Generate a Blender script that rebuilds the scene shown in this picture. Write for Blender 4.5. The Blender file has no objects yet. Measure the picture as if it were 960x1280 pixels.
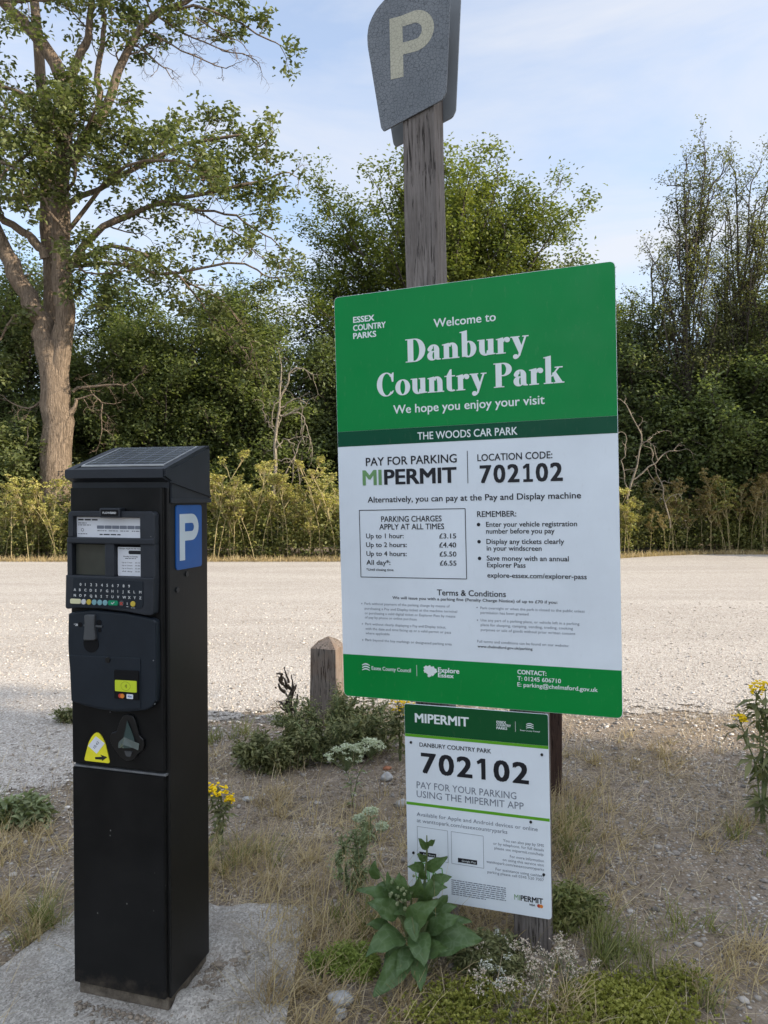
import bpy, bmesh, math, random
import numpy as np
from mathutils import Vector, Matrix

S = bpy.context.scene
C = S.collection
RAD = math.radians
R = random.Random(7)

# ------------------------------------------------------------------ camera, sky, sun, exposure
EYE = 1.55
PITCH = math.atan(18 / 905)
cam_d = bpy.data.cameras.new("camera")
cam = bpy.data.objects.new("camera", cam_d)
C.objects.link(cam)
cam.location = (0, 0, EYE)
cam.rotation_euler = (RAD(90) - PITCH, 0, 0)
cam_d.sensor_fit = 'VERTICAL'
cam_d.sensor_height = 24
cam_d.lens = 24 * 905 / 1280
cam_d.clip_end = 3000
cam_d.clip_start = 0.05
S.camera = cam

SUN_EL, SUN_AZ = RAD(23), RAD(78)            # azimuth measured from straight behind the camera round to the right
sun_dir = Vector((math.sin(SUN_AZ) * math.cos(SUN_EL), -math.cos(SUN_AZ) * math.cos(SUN_EL), math.sin(SUN_EL)))
W = bpy.data.worlds.new("World")
S.world = W
W.use_nodes = True
wn, wl = W.node_tree.nodes, W.node_tree.links
bg = wn['Background']
sky = wn.new('ShaderNodeTexSky')
sky.sky_type = 'NISHITA'
sky.sun_disc = False
sky.sun_elevation = SUN_EL
sky.sun_rotation = math.atan2(sun_dir.x, sun_dir.y)
sky.air_density = 1.0
sky.dust_density = 1.0
sky.ozone_density = 2.0
tc = wn.new('ShaderNodeTexCoord')
mp = wn.new('ShaderNodeMapping')
mp.inputs['Scale'].default_value = (1.0, 1.6, 4.2)
mp.inputs['Rotation'].default_value = (0.0, RAD(14), RAD(20))
nz = wn.new('ShaderNodeTexNoise')
nz.inputs['Scale'].default_value = 1.5
nz.inputs['Detail'].default_value = 7
nz.inputs['Roughness'].default_value = .55
nz.inputs['Distortion'].default_value = .6
cr = wn.new('ShaderNodeValToRGB')
cr.color_ramp.elements[0].position = .40
cr.color_ramp.elements[0].color = (.32, .32, .32, 1)
cr.color_ramp.elements[1].position = .64
cr.color_ramp.elements[1].color = (.9, .9, .9, 1)
mx = wn.new('ShaderNodeMix')
mx.data_type = 'RGBA'
mx.inputs['B'].default_value = (4.3, 4.9, 6.0, 1)
wl.new(tc.outputs['Generated'], mp.inputs['Vector'])
wl.new(mp.outputs['Vector'], nz.inputs['Vector'])
wl.new(nz.outputs['Fac'], cr.inputs['Fac'])
wl.new(cr.outputs['Color'], mx.inputs['Factor'])
wl.new(sky.outputs['Color'], mx.inputs['A'])
# brighter cloud added behind the viewpoint, out of view, to light the shaded foreground
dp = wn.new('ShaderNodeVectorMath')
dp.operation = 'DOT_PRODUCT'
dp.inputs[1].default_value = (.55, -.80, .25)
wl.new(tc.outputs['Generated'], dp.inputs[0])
rear_fill = wn.new('ShaderNodeMapRange')
rear_fill.inputs['From Min'].default_value = -.25
rear_fill.inputs['From Max'].default_value = .55
wl.new(dp.outputs['Value'], rear_fill.inputs['Value'])
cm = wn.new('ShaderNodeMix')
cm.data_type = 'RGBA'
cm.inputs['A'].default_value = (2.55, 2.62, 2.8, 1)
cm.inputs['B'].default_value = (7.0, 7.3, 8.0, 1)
wl.new(rear_fill.outputs['Result'], cm.inputs['Factor'])
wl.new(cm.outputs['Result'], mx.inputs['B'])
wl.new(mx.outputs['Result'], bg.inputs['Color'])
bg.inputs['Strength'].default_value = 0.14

sl = bpy.data.lights.new("sun", 'SUN')
sl.energy = 3.55
sl.angle = RAD(0.6)
sl.color = (1.0, .86, .68)
so = bpy.data.objects.new("sun", sl)
C.objects.link(so)
so.rotation_euler = sun_dir.to_track_quat('Z', 'Y').to_euler()
so.location = sun_dir * 60

S.view_settings.view_transform = 'Standard'
S.view_settings.look = 'None'
S.view_settings.gamma = 1
S.view_settings.use_curve_mapping = False
S.view_settings.exposure = 1.3
S.render.engine = 'CYCLES'
S.cycles.use_denoising = True
S.cycles.max_bounces = 6
S.cycles.transparent_max_bounces = 12


# ------------------------------------------------------------------ materials
def srgb(r, g, b):
    f = lambda c: (c / 12.92 if c <= .04045 else ((c + .055) / 1.055) ** 2.4)
    return (f(r / 255), f(g / 255), f(b / 255), 1)


class NM:
    """small node-material builder"""
    def __init__(s, name, rough=.6, spec=.4, metal=0.0):
        s.m = bpy.data.materials.new(name)
        s.m.use_nodes = True
        s.n, s.l = s.m.node_tree.nodes, s.m.node_tree.links
        s.b = s.n['Principled BSDF']
        s.b.inputs['Roughness'].default_value = rough
        s.b.inputs['Specular IOR Level'].default_value = spec
        s.b.inputs['Metallic'].default_value = metal
        s.out = s.n['Material Output']
        s.co = s.n.new('ShaderNodeTexCoord').outputs['Object']

    def scaled(s, sc):
        m = s.n.new('ShaderNodeMapping')
        m.inputs['Scale'].default_value = sc
        s.l.new(s.co, m.inputs['Vector'])
        return m.outputs['Vector']

    def noise(s, scale=5, detail=4, rough=.55, vec=None, dist=0):
        t = s.n.new('ShaderNodeTexNoise')
        t.inputs['Scale'].default_value = scale
        t.inputs['Detail'].default_value = detail
        t.inputs['Roughness'].default_value = rough
        t.inputs['Distortion'].default_value = dist
        s.l.new(vec or s.co, t.inputs['Vector'])
        return t.outputs['Fac']

    def voro(s, scale=20, feature='F1', out='Distance', vec=None, rnd=1):
        t = s.n.new('ShaderNodeTexVoronoi')
        t.feature = feature
        t.inputs['Scale'].default_value = scale
        t.inputs['Randomness'].default_value = rnd
        s.l.new(vec or s.co, t.inputs['Vector'])
        return t.outputs[out]

    def ramp(s, fac, stops, interp='LINEAR'):
        r = s.n.new('ShaderNodeValToRGB')
        r.color_ramp.interpolation = interp
        e = r.color_ramp.elements
        while len(e) < len(stops):
            e.new(.5)
        for k, (p, c) in zip(e, stops):
            k.position = p
            k.color = c if len(c) == 4 else (*c, 1)
        s.l.new(fac, r.inputs['Fac'])
        return r.outputs['Color']

    def mix(s, fac, a, b, mode='MIX'):
        x = s.n.new('ShaderNodeMix')
        x.data_type = 'RGBA'
        x.blend_type = mode
        for v, k in ((fac, 'Factor'), (a, 'A'), (b, 'B')):
            if hasattr(v, 'links'):
                s.l.new(v, x.inputs[k])
            else:
                x.inputs[k].default_value = v
        return x.outputs['Result']

    def math(s, op, a, b=0.0):
        x = s.n.new('ShaderNodeMath')
        x.operation = op
        for i, v in enumerate((a, b)):
            if hasattr(v, 'links'):
                s.l.new(v, x.inputs[i])
            else:
                x.inputs[i].default_value = v
        return x.outputs[0]

    def color(s, c):
        if hasattr(c, 'links'):
            s.l.new(c, s.b.inputs['Base Color'])
        else:
            s.b.inputs['Base Color'].default_value = c
        return s

    def rough(s, f):
        s.l.new(f, s.b.inputs['Roughness'])

    def bump(s, h, strength=.3, dist=.01):
        b = s.n.new('ShaderNodeBump')
        b.inputs['Strength'].default_value = strength
        b.inputs['Distance'].default_value = dist
        s.l.new(h, b.inputs['Height'])
        s.l.new(b.outputs['Normal'], s.b.inputs['Normal'])

    def island(s):
        return s.n.new('ShaderNodeNewGeometry').outputs['Random Per Island']


def g1(v):
    return (v, v, v, 1)


def plain(name, col, rough=.5, spec=.4, var=.12, scale=14, bump=0, metal=0):
    m = NM(name, rough, spec, metal)
    f = m.noise(scale, 5)
    lo = tuple(c * (1 - var) for c in col[:3]) + (1,)
    hi = tuple(min(1, c * (1 + var)) for c in col[:3]) + (1,)
    m.color(m.ramp(f, [(.3, lo), (.7, hi)]))
    if bump:
        m.bump(m.noise(scale * 12, 3), bump, .002)
    return m.m


def leaf_mat(name, cols, trans=.3, clump=.6, rough=.55, bark=False):
    m = NM(name, rough, .25)
    r = m.island()
    k = len(cols)
    base = m.ramp(r, [((i + .5) / k, c) for i, c in enumerate(cols)])
    f = m.noise(clump, 2)
    base = m.mix(m.ramp(f, [(.35, g1(0)), (.7, g1(.45))]), base, tuple(min(1, c * 1.5) for c in cols[-1][:3]) + (1,))
    m.color(base)
    tr = m.n.new('ShaderNodeBsdfTranslucent')
    tcol = m.mix(1.0, base, (1.1, 1.15, .6, 1), 'MULTIPLY')
    m.l.new(tcol, tr.inputs['Color'])
    ms = m.n.new('ShaderNodeMixShader')
    ms.inputs[0].default_value = trans
    m.l.new(m.b.outputs[0], ms.inputs[1])
    m.l.new(tr.outputs[0], ms.inputs[2])
    m.l.new(ms.outputs[0], m.out.inputs['Surface'])
    return m.m


def bark_mat(name, lo, hi, sc=(7, 7, 1.2)):
    m = NM(name, .9, .1)
    v = m.scaled(sc)
    f = m.noise(3.2, 8, .65, v, .8)
    f2 = m.noise(.5, 3)
    c = m.ramp(f, [(.3, lo), (.62, hi)])
    m.color(m.mix(m.ramp(f2, [(.4, g1(0)), (.65, g1(.5))]), c, tuple(x * .62 for x in hi[:3]) + (1,)))
    m.bump(f, 1.0, .11)
    return m.m


def wood_mat(name, dark, light, streak):
    m = NM(name, .85, .15)
    v = m.scaled((60, 60, 3.4))
    f = m.noise(1.4, 8, .72, v, 1.1)
    v2 = m.scaled((110, 110, 6.5))
    f2 = m.noise(1.0, 5, .65, v2, .6)
    blot = m.noise(5, 4)
    c = m.ramp(f, [(.28, dark), (.47, tuple((a + b) / 2 for a, b in zip(dark, light))), (.7, light)])
    c = m.mix(m.ramp(f2, [(.38, g1(1)), (.45, g1(0))]), c, tuple(x * .3 for x in dark[:3]) + (1,))
    c = m.mix(m.ramp(blot, [(.45, g1(0)), (.7, g1(.55))]), c, streak)
    m.color(c)
    m.bump(m.math('ADD', f, m.math('MULTIPLY', f2, 1.2)), .9, .007)
    return m.m


M = {}
M['black_metal'] = plain('black_metal', (.006, .0065, .007, 1), .34, .45, .3, 6)
# dust specks on the black cabinet
_m = NM('cabinet_black', .36, .2)
_v = _m.voro(24, vec=_m.scaled((1, 1, .7)))
_spk = _m.ramp(_v, [(.035, g1(.9)), (.06, g1(0))])
_keep = _m.ramp(_m.noise(11, 3), [(.47, g1(0)), (.52, g1(1))])
_film = _m.ramp(_m.noise(3.5, 6, .7), [(.35, (.0045, .005, .0055, 1)), (.75, (.011, .011, .011, 1))])
_sx = _m.n.new('ShaderNodeSeparateXYZ')
_m.l.new(_m.co, _sx.inputs[0])
_low = _m.math('ADD', _m.math('MULTIPLY', _sx.outputs['Z'], -5.0), _m.math('MULTIPLY', _m.noise(16, 7, .75), 1.5))
_film = _m.mix(_m.ramp(_low, [(.55, g1(0)), (1.0, g1(.5))]), _film, (.10, .08, .06, 1))
_m.color(_m.mix(_m.mix(1, _spk, _keep, 'MULTIPLY'), _film, (.2, .2, .19, 1)))
_m.rough(_m.ramp(_m.noise(7, 6, .65), [(.3, g1(.28)), (.7, g1(.48))]))
_m.bump(_m.noise(420, 2), .12, .0006)
M['cabinet'] = _m.m
M['side_metal'] = plain('side_metal', (.010, .0098, .0095, 1), .42, .25, .25, 4, .1)
M['plastic'] = plain('charcoal_plastic', (.022, .026, .033, 1), .5, .3, .14, 20, .12)
M['navy_plastic'] = plain('navy_plastic', (.010, .015, .022, 1), .48, .3, .14, 16, .12)
M['pit'] = plain('dark_recess', (.004, .004, .005, 1), .7, .2)
M['edge_metal'] = plain('worn_edge', (.13, .135, .14, 1), .45, .5, .25, 30)
M['hatch'] = plain('grey_hatch', (.06, .064, .068, 1), .5, .4)
M['cup'] = plain('tinted_cup', (.05, .075, .07, 1), .22, .5)
M['screen'] = plain('lcd_glass', (.05, .053, .044, 1), .16, .5, .15, 12)
M['paper'] = plain('white_card', (.66, .68, .72, 1), .5, .3, .05)
M['ink'] = plain('black_ink', (.012, .013, .018, 1), .5, .3)
M['grey_ink'] = plain('faded_ink', (.16, .18, .22, 1), .5, .3)
M['key_white'] = plain('white_legend', (.55, .56, .56, 1), .5, .3)
M['blue'] = plain('blue_sign', (.008, .1, .36, 1), .38, .4, .08)
M['blue_white'] = plain('sign_reflective_white', (.62, .7, .74, 1), .4, .4, .05)
M['yellow'] = plain('yellow_label', (.75, .68, .03, 1), .45, .35, .08)
M['lime'] = plain('lime_label', (.52, .62, .03, 1), .45, .35, .06)
M['cream'] = plain('cream_button', (.6, .58, .36, 1), .45)
M['teal'] = plain('teal_button', (.17, .33, .36, 1), .45)
M['mid_green'] = plain('green_button', (.0, .22, .1, 1), .45)
M['red'] = plain('red_button', (.45, .05, .03, 1), .45)
M['orange'] = plain('orange_mark', (.7, .22, .03, 1), .45)
M['gold'] = plain('gold_button', (.5, .38, .05, 1), .45)
# solar panel: dark cells with pale bus bars
_m = NM('solar_cells', .18, .55)
_b = _m.n.new('ShaderNodeTexBrick')
_b.offset = 0
_b.inputs['Scale'].default_value = 1
_b.inputs['Brick Width'].default_value = .052
_b.inputs['Row Height'].default_value = .026
_b.inputs['Mortar Size'].default_value = .0009
_b.inputs['Color1'].default_value = (.03, .038, .055, 1)
_b.inputs['Color2'].default_value = (.038, .045, .065, 1)
_b.inputs['Mortar'].default_value = (.22, .24, .27, 1)
_m.l.new(_m.co, _b.inputs['Vector'])
_m.color(_b.outputs['Color'])
M['solar'] = _m.m
# sign vinyls, faintly dusty
def vinyl(name, col, rough=.42):
    m = NM(name, rough, .2)
    f = m.noise(3.5, 6, .6)
    d = m.noise(60, 4, .7, m.scaled((1, 1, .3)))
    c = m.ramp(f, [(.3, tuple(x * .93 for x in col[:3]) + (1,)), (.75, tuple(min(1, x * 1.05) for x in col[:3]) + (1,))])
    m.color(m.mix(m.ramp(d, [(.58, g1(0)), (.8, g1(.10))]), c, (.3, .28, .24, 1)))
    m.rough(m.ramp(m.noise(9, 5), [(.3, g1(rough - .1)), (.7, g1(rough + .12))]))
    return m.m
M['sign_green'] = vinyl('sign_green', (.0, .235, .052, 1))
M['band_green'] = vinyl('band_green', (.0, .072, .034, 1))
M['footer_green'] = vinyl('footer_green', (.0, .235, .042, 1))
M['header_green'] = vinyl('header_dark_green', (.004, .08, .022, 1))
M['lime_stripe'] = vinyl('lime_stripe', (.11, .36, .02, 1))
M['sign_white'] = vinyl('sign_white', (.72, .78, .83, 1))
M['letter_white'] = plain('letter_white', (.72, .78, .78, 1), .45, .3, .03)
M['letter_green'] = plain('letter_green', (.15, .3, .12, 1), .45, .3, .05)
M['letter_bright_green'] = plain('letter_bright_green', (.08, .36, .03, 1), .45, .3, .05)
M['alu'] = plain('aluminium', (.42, .43, .43, 1), .42, .5, .1, 30, 0, .6)
M['screw'] = plain('screw_black', (.01, .01, .012, 1), .4)
# crazed marker plates
_m = NM('crazed_grey_vinyl', .55, .3)
_sc = _m.scaled((1, 1, 1.15))
_d = _m.voro(80, 'DISTANCE_TO_EDGE', 'Distance', _sc)
_wob = _m.noise(30, 3)
_crk = _m.ramp(_m.math('ADD', _d, _m.math('MULTIPLY', _wob, .03)), [(.035, g1(1)), (.085, g1(0))])
_m.color(_m.mix(_crk, _m.ramp(_m.noise(6, 5), [(.3, (.14, .155, .17, 1)), (.7, (.20, .215, .23, 1))]), (.085, .095, .105, 1)))
_m.bump(_crk, .4, .002)
M['crazed'] = _m.m
_m = NM('crazed_cream_vinyl', .55, .3)
_d = _m.voro(80, 'DISTANCE_TO_EDGE', 'Distance', _m.scaled((1, 1, 1.15)))
_crk = _m.ramp(_m.math('ADD', _d, _m.math('MULTIPLY', _m.noise(30, 3), .03)), [(.02, g1(1)), (.09, g1(0))])
_m.color(_m.mix(_crk, _m.ramp(_m.noise(6, 5), [(.3, (.40, .385, .29, 1)), (.7, (.50, .48, .37, 1))]), (.28, .27, .22, 1)))
M['crazed_cream'] = _m.m
M['plate_back'] = plain('plate_back_grey', (.22, .235, .245, 1), .5, .4, .1, 8)
M['post_wood'] = wood_mat('weathered_grey_wood', (.10, .085, .075, 1), (.29, .26, .24, 1), (.13, .115, .105, 1))
M['bollard_wood'] = wood_mat('weathered_bollard_wood', (.09, .075, .062, 1), (.26, .22, .19, 1), (.20, .12, .075, 1))
M['dark_wood'] = wood_mat('dark_stained_wood', (.035, .022, .018, 1), (.09, .055, .042, 1), (.05, .033, .03, 1))
M['bark'] = bark_mat('oak_bark', (.06, .046, .035, 1), (.29, .225, .165, 1))
M['bark_dark'] = bark_mat('dark_bark', (.045, .04, .034, 1), (.14, .12, .10, 1))
M['dead_wood'] = bark_mat('bleached_dead_wood', (.17, .145, .11, 1), (.34, .295, .23, 1))
M['oak_leaf'] = leaf_mat('oak_leaf', [(.075, .10, .042, 1), (.115, .14, .058, 1), (.16, .18, .075, 1)], .38)
M['hazel_leaf'] = leaf_mat('hazel_leaf', [(.08, .11, .045, 1), (.12, .155, .06, 1), (.17, .20, .08, 1)], .48)
M['dark_leaf'] = leaf_mat('holly_leaf', [(.07, .095, .045, 1), (.105, .135, .06, 1), (.145, .175, .08, 1)], .45)
M['lime_leaf'] = leaf_mat('yellow_green_leaf', [(.075, .105, .03, 1), (.12, .155, .042, 1), (.175, .195, .05, 1)], .4)
M['fine_leaf'] = leaf_mat('fine_olive_leaf', [(.085, .10, .045, 1), (.12, .135, .06, 1), (.16, .165, .075, 1)], .45)
M['weed_flower'] = leaf_mat('dry_yellow_umbel', [(.32, .29, .085, 1), (.44, .38, .13, 1), (.34, .34, .12, 1)], .35, 1.2)
M['weed_brown'] = leaf_mat('dry_brown_umbel', [(.20, .15, .065, 1), (.28, .20, .085, 1), (.24, .20, .08, 1)], .3, 1.2)
M['weed_stem'] = plain('dry_stem', (.30, .25, .13, 1), .7, .2, .3, 8)
M['weed_leaf'] = leaf_mat('weed_leaf', [(.10, .125, .035, 1), (.16, .18, .05, 1), (.23, .22, .075, 1)], .35, 1.2)
M['under_leaf'] = leaf_mat('undergrowth_leaf', [(.065, .085, .03, 1), (.11, .13, .042, 1), (.19, .19, .065, 1)], .3, 1.2)
M['stalk_leaf'] = leaf_mat('dried_seed', [(.03, .022, .016, 1), (.06, .042, .028, 1), (.09, .07, .045, 1)], .1, 6)
M['bush_leaf'] = leaf_mat('weedy_bush_leaf', [(.085, .10, .042, 1), (.14, .155, .065, 1), (.21, .21, .095, 1)], .25, 6)
M['green_stem'] = plain('green_stem', (.12, .15, .06, 1), .6, .3, .2)
M['litter'] = leaf_mat('brown_litter', [(.06, .042, .03, 1), (.14, .10, .068, 1), (.27, .21, .15, 1)], .1, 3)
M['dark_stem'] = plain('dark_dry_stem', (.05, .038, .028, 1), .7, .2)
M['mug_leaf'] = leaf_mat('grey_green_leaf', [(.15, .19, .09, 1), (.20, .25, .12, 1), (.26, .29, .16, 1)], .25, 6)
M['yarrow_leaf'] = leaf_mat('feathery_leaf', [(.13, .18, .03, 1), (.19, .25, .05, 1), (.25, .30, .07, 1)], .3, 6)
M['dry_grass'] = leaf_mat('dry_grass', [(.21, .15, .075, 1), (.33, .25, .13, 1), (.46, .37, .21, 1)], .25, 2)
M['straw'] = leaf_mat('straw', [(.17, .125, .075, 1), (.30, .23, .14, 1), (.48, .40, .27, 1)], .1, 2)
M['green_grass'] = leaf_mat('green_grass', [(.09, .12, .03, 1), (.15, .18, .05, 1), (.24, .23, .09, 1)], .3, 2)
M['moss'] = leaf_mat('stonecrop_green', [(.15, .175, .03, 1), (.23, .24, .045, 1), (.33, .32, .075, 1)], .25, 5)
M['ragwort'] = plain('ragwort_yellow', (.80, .55, .008, 1), .6, .2, .15)
M['white_floret'] = leaf_mat('white_floret', [(.50, .52, .42, 1), (.62, .63, .55, 1), (.72, .72, .66, 1)], .2, 4)
M['pink_floret'] = leaf_mat('faded_floret', [(.36, .27, .2, 1), (.5, .40, .32, 1), (.62, .56, .48, 1)], .2, 4)
M['carrot'] = leaf_mat('carrot_umbel', [(.36, .42, .26, 1), (.46, .51, .35, 1), (.55, .58, .44, 1)], .2, 4)

_m = NM('burdock_leaf', .5, .35)
_f = _m.noise(18, 5)
_vein = _m.voro(38, 'DISTANCE_TO_EDGE')
_c = _m.ramp(_f, [(.3, (.05, .092, .03, 1)), (.7, (.09, .148, .05, 1))])
_m.color(_m.mix(_m.ramp(_vein, [(.0, g1(.4)), (.1, g1(0))]), _c, (.14, .2, .1, 1)))
_m.bump(_vein, .35, .003)
_t = _m.n.new('ShaderNodeBsdfTranslucent')
_t.inputs['Color'].default_value = (.12, .2, .03, 1)
_s = _m.n.new('ShaderNodeMixShader')
_s.inputs[0].default_value = .2
_m.l.new(_m.b.outputs[0], _s.inputs[1])
_m.l.new(_t.outputs[0], _s.inputs[2])
_m.l.new(_s.outputs[0], _m.out.inputs['Surface'])
M['burdock'] = _m.m

# stones: grey / cream / brown per stone
_m = NM('pebble', .8, .2)
_m.color(_m.mix(.35, _m.ramp(_m.island(), [(.05, (.12, .105, .09, 1)), (.4, (.25, .22, .19, 1)), (.75, (.36, .325, .28, 1)), (.97, (.55, .51, .46, 1))]),
                _m.ramp(_m.noise(90, 4), [(.3, (.12, .11, .095, 1)), (.7, (.42, .39, .35, 1))])))
M['pebble'] = _m.m
_m = NM('pale_gravel', .85, .2)
_m.color(_m.mix(.25, _m.ramp(_m.island(), [(.05, (.14, .12, .10, 1)), (.3, (.36, .32, .275, 1)), (.75, (.52, .475, .42, 1)), (.97, (.74, .70, .64, 1))]),
                _m.ramp(_m.noise(90, 4), [(.3, (.2, .18, .15, 1)), (.7, (.55, .5, .44, 1))])))
M['gravel'] = _m.m
M['stone'] = plain('pale_stone', (.36, .355, .34, 1), .8, .2, .3, 22, .5)
M['rubble'] = plain('brown_rubble', (.24, .20, .155, 1), .85, .2, .35, 22, .5)

# soil with grit
_m = NM('trodden_soil', .95, .1)
_big = _m.noise(1.3, 5, .6)
_med = _m.noise(9, 6, .65)
_soil = _m.ramp(_med, [(.3, (.075, .059, .046, 1)), (.5, (.195, .158, .122, 1)), (.72, (.36, .305, .245, 1))])
_soil = _m.mix(.45, _soil, _m.ramp(_m.noise(48, 6, .75), [(.34, (.06, .045, .033, 1)), (.5, (.22, .175, .13, 1)), (.66, (.50, .42, .33, 1))]))
_straw = _m.ramp(_big, [(.42, g1(0)), (.62, g1(.55))])
_soil = _m.mix(_straw, _soil, (.23, .18, .12, 1))
_vc = _m.voro(70, 'F1', 'Color')
_vd = _m.voro(70, 'F1', 'Distance')
_grit = _m.math('MULTIPLY', _m.ramp(_vd, [(.30, g1(1)), (.42, g1(0))]), _m.ramp(_m.noise(4, 4), [(.42, g1(.1)), (.6, g1(.9))]))
_gc = _m.ramp(_vc, [(.2, (.17, .15, .13, 1)), (.6, (.38, .34, .295, 1)), (.85, (.6, .56, .5, 1))])
_m.color(_m.mix(_grit, _soil, _gc))
_m.bump(_m.math('ADD', _m.math('MULTIPLY', _med, .7), _m.math('ADD', _m.math('MULTIPLY', _m.noise(120, 4, .7), .5), _m.math('MULTIPLY', _grit, .35))), .9, .012)
M['soil'] = _m.m

# loose pale gravel of the car park with ragged margins
_m = NM('car_park_gravel', .92, .15)
_wear = _m.noise(1.1, 6, .62, _m.scaled((.16, 1, 1)), .4)
_tone = _m.ramp(_wear, [(.36, (.30, .275, .245, 1)), (.5, (.45, .42, .38, 1)), (.66, (.60, .565, .52, 1))])
_vc = _m.voro(85, 'F1', 'Color')
_vd = _m.voro(85, 'F1', 'Distance')
_st = _m.ramp(_vc, [(.12, (.15, .13, .11, 1)), (.35, (.39, .355, .315, 1)), (.72, (.55, .515, .465, 1)), (.93, (.76, .73, .68, 1))])
_st2 = _m.ramp(_m.voro(33, 'F1', 'Color'), [(.1, (.24, .21, .18, 1)), (.3, (.47, .425, .37, 1)), (.7, (.56, .515, .455, 1)), (.95, (.76, .73, .68, 1))])
_c = _m.mix(.72, _tone, _m.mix(.35, _st, _st2))
_c = _m.mix(_m.ramp(_vd, [(.42, g1(0)), (.62, g1(.55))]), _c, (.20, .17, .135, 1))
_gr = _m.noise(7, 6, .7)
_c = _m.mix(_m.ramp(_gr, [(.52, g1(0)), (.72, g1(.35))]), _c, (.29, .25, .2, 1))
_m.color(_c)
_m.bump(_m.math('SUBTRACT', _m.math('MULTIPLY', _m.noise(25, 4), .6), _vd), .7, .008)
_at = _m.n.new('ShaderNodeAttribute')
_at.attribute_name = 'margin'
_e = _m.math('ADD', _at.outputs['Fac'], _m.math('MULTIPLY', _m.math('SUBTRACT', _m.noise(7, 10, .8), .5), 2.0))
_cut = _m.ramp(_e, [(.47, g1(0)), (.55, g1(1))])
_tb = _m.n.new('ShaderNodeBsdfTransparent')
_s = _m.n.new('ShaderNodeMixShader')
_m.l.new(_cut, _s.inputs[0])
_m.l.new(_tb.outputs[0], _s.inputs[1])
_m.l.new(_m.b.outputs[0], _s.inputs[2])
_m.l.new(_s.outputs[0], _m.out.inputs['Surface'])
M['car_park'] = _m.m

_m = NM('rough_concrete', .95, .06)
_f = _m.noise(6, 7, .65)
_p = _m.voro(95, 'F1', 'Distance')
_c = _m.ramp(_f, [(.28, (.30, .27, .23, 1)), (.5, (.46, .425, .375, 1)), (.72, (.60, .565, .51, 1))])
_c = _m.mix(.38, _c, _m.ramp(_m.voro(150, 'F1', 'Color'), [(.2, (.13, .12, .10, 1)), (.5, (.38, .355, .31, 1)), (.85, (.75, .71, .65, 1))]))
_c = _m.mix(_m.ramp(_p, [(.12, g1(.6)), (.3, g1(0))]), _c, (.13, .115, .10, 1))
_c = _m.mix(_m.ramp(_m.noise(2.2, 6, .7), [(.5, g1(0)), (.68, g1(.6))]), _c, (.23, .185, .135, 1))
_m.color(_c)
_m.bump(_m.math('ADD', _m.math('MULTIPLY', _m.noise(28, 6, .7), .8), _m.math('MULTIPLY', _m.noise(140, 5, .7), .7)), 1.0, .012)
M['concrete'] = _m.m
_m = NM('mortar_plinth', .95, .1)
_f = _m.noise(22, 6, .7)
_m.color(_m.ramp(_f, [(.3, (.05, .042, .034, 1)), (.7, (.19, .16, .125, 1))]))
_m.bump(_f, .9, .012)
M['plinth'] = _m.m


# ------------------------------------------------------------------ object helpers
def tag(o, label=None, cat=None, group=None, kind=None):
    if label: o['label'] = label
    if cat: o['category'] = cat
    if group: o['group'] = group
    if kind: o['kind'] = kind
    return o


def link(name, me, parent=None, loc=None):
    o = bpy.data.objects.new(name, me)
    C.objects.link(o)
    if parent: o.parent = parent
    if loc: o.location = loc
    return o


def thing(name, label, cat, loc=(0, 0, 0), rot=(0, 0, 0), group=None):
    o = link(name, None, None, loc)
    o.empty_display_size = .1
    o.rotation_euler = rot
    return tag(o, label, cat, group)


def copy_tree(o, parent=None):
    c = o.copy()
    C.objects.link(c)
    c.parent = parent
    for ch in list(o.children):
        copy_tree(ch, c)
    return c


def mesh_np(name, V, F, mat, smooth=False):
    """V (n,3) array, F (m,k) array, all faces with k corners"""
    V = np.asarray(V, np.float32)
    F = np.asarray(F, np.int32)
    me = bpy.data.meshes.new(name)
    me.vertices.add(len(V))
    me.vertices.foreach_set('co', V.ravel())
    k = F.shape[1]
    me.loops.add(F.size)
    me.loops.foreach_set('vertex_index', F.ravel())
    me.polygons.add(len(F))
    me.polygons.foreach_set('loop_start', np.arange(0, F.size, k, dtype=np.int32))
    if smooth:
        me.polygons.foreach_set('use_smooth', np.ones(len(F), bool))
    me.materials.append(mat)
    me.update(calc_edges=True)
    me.validate()
    return me


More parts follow.
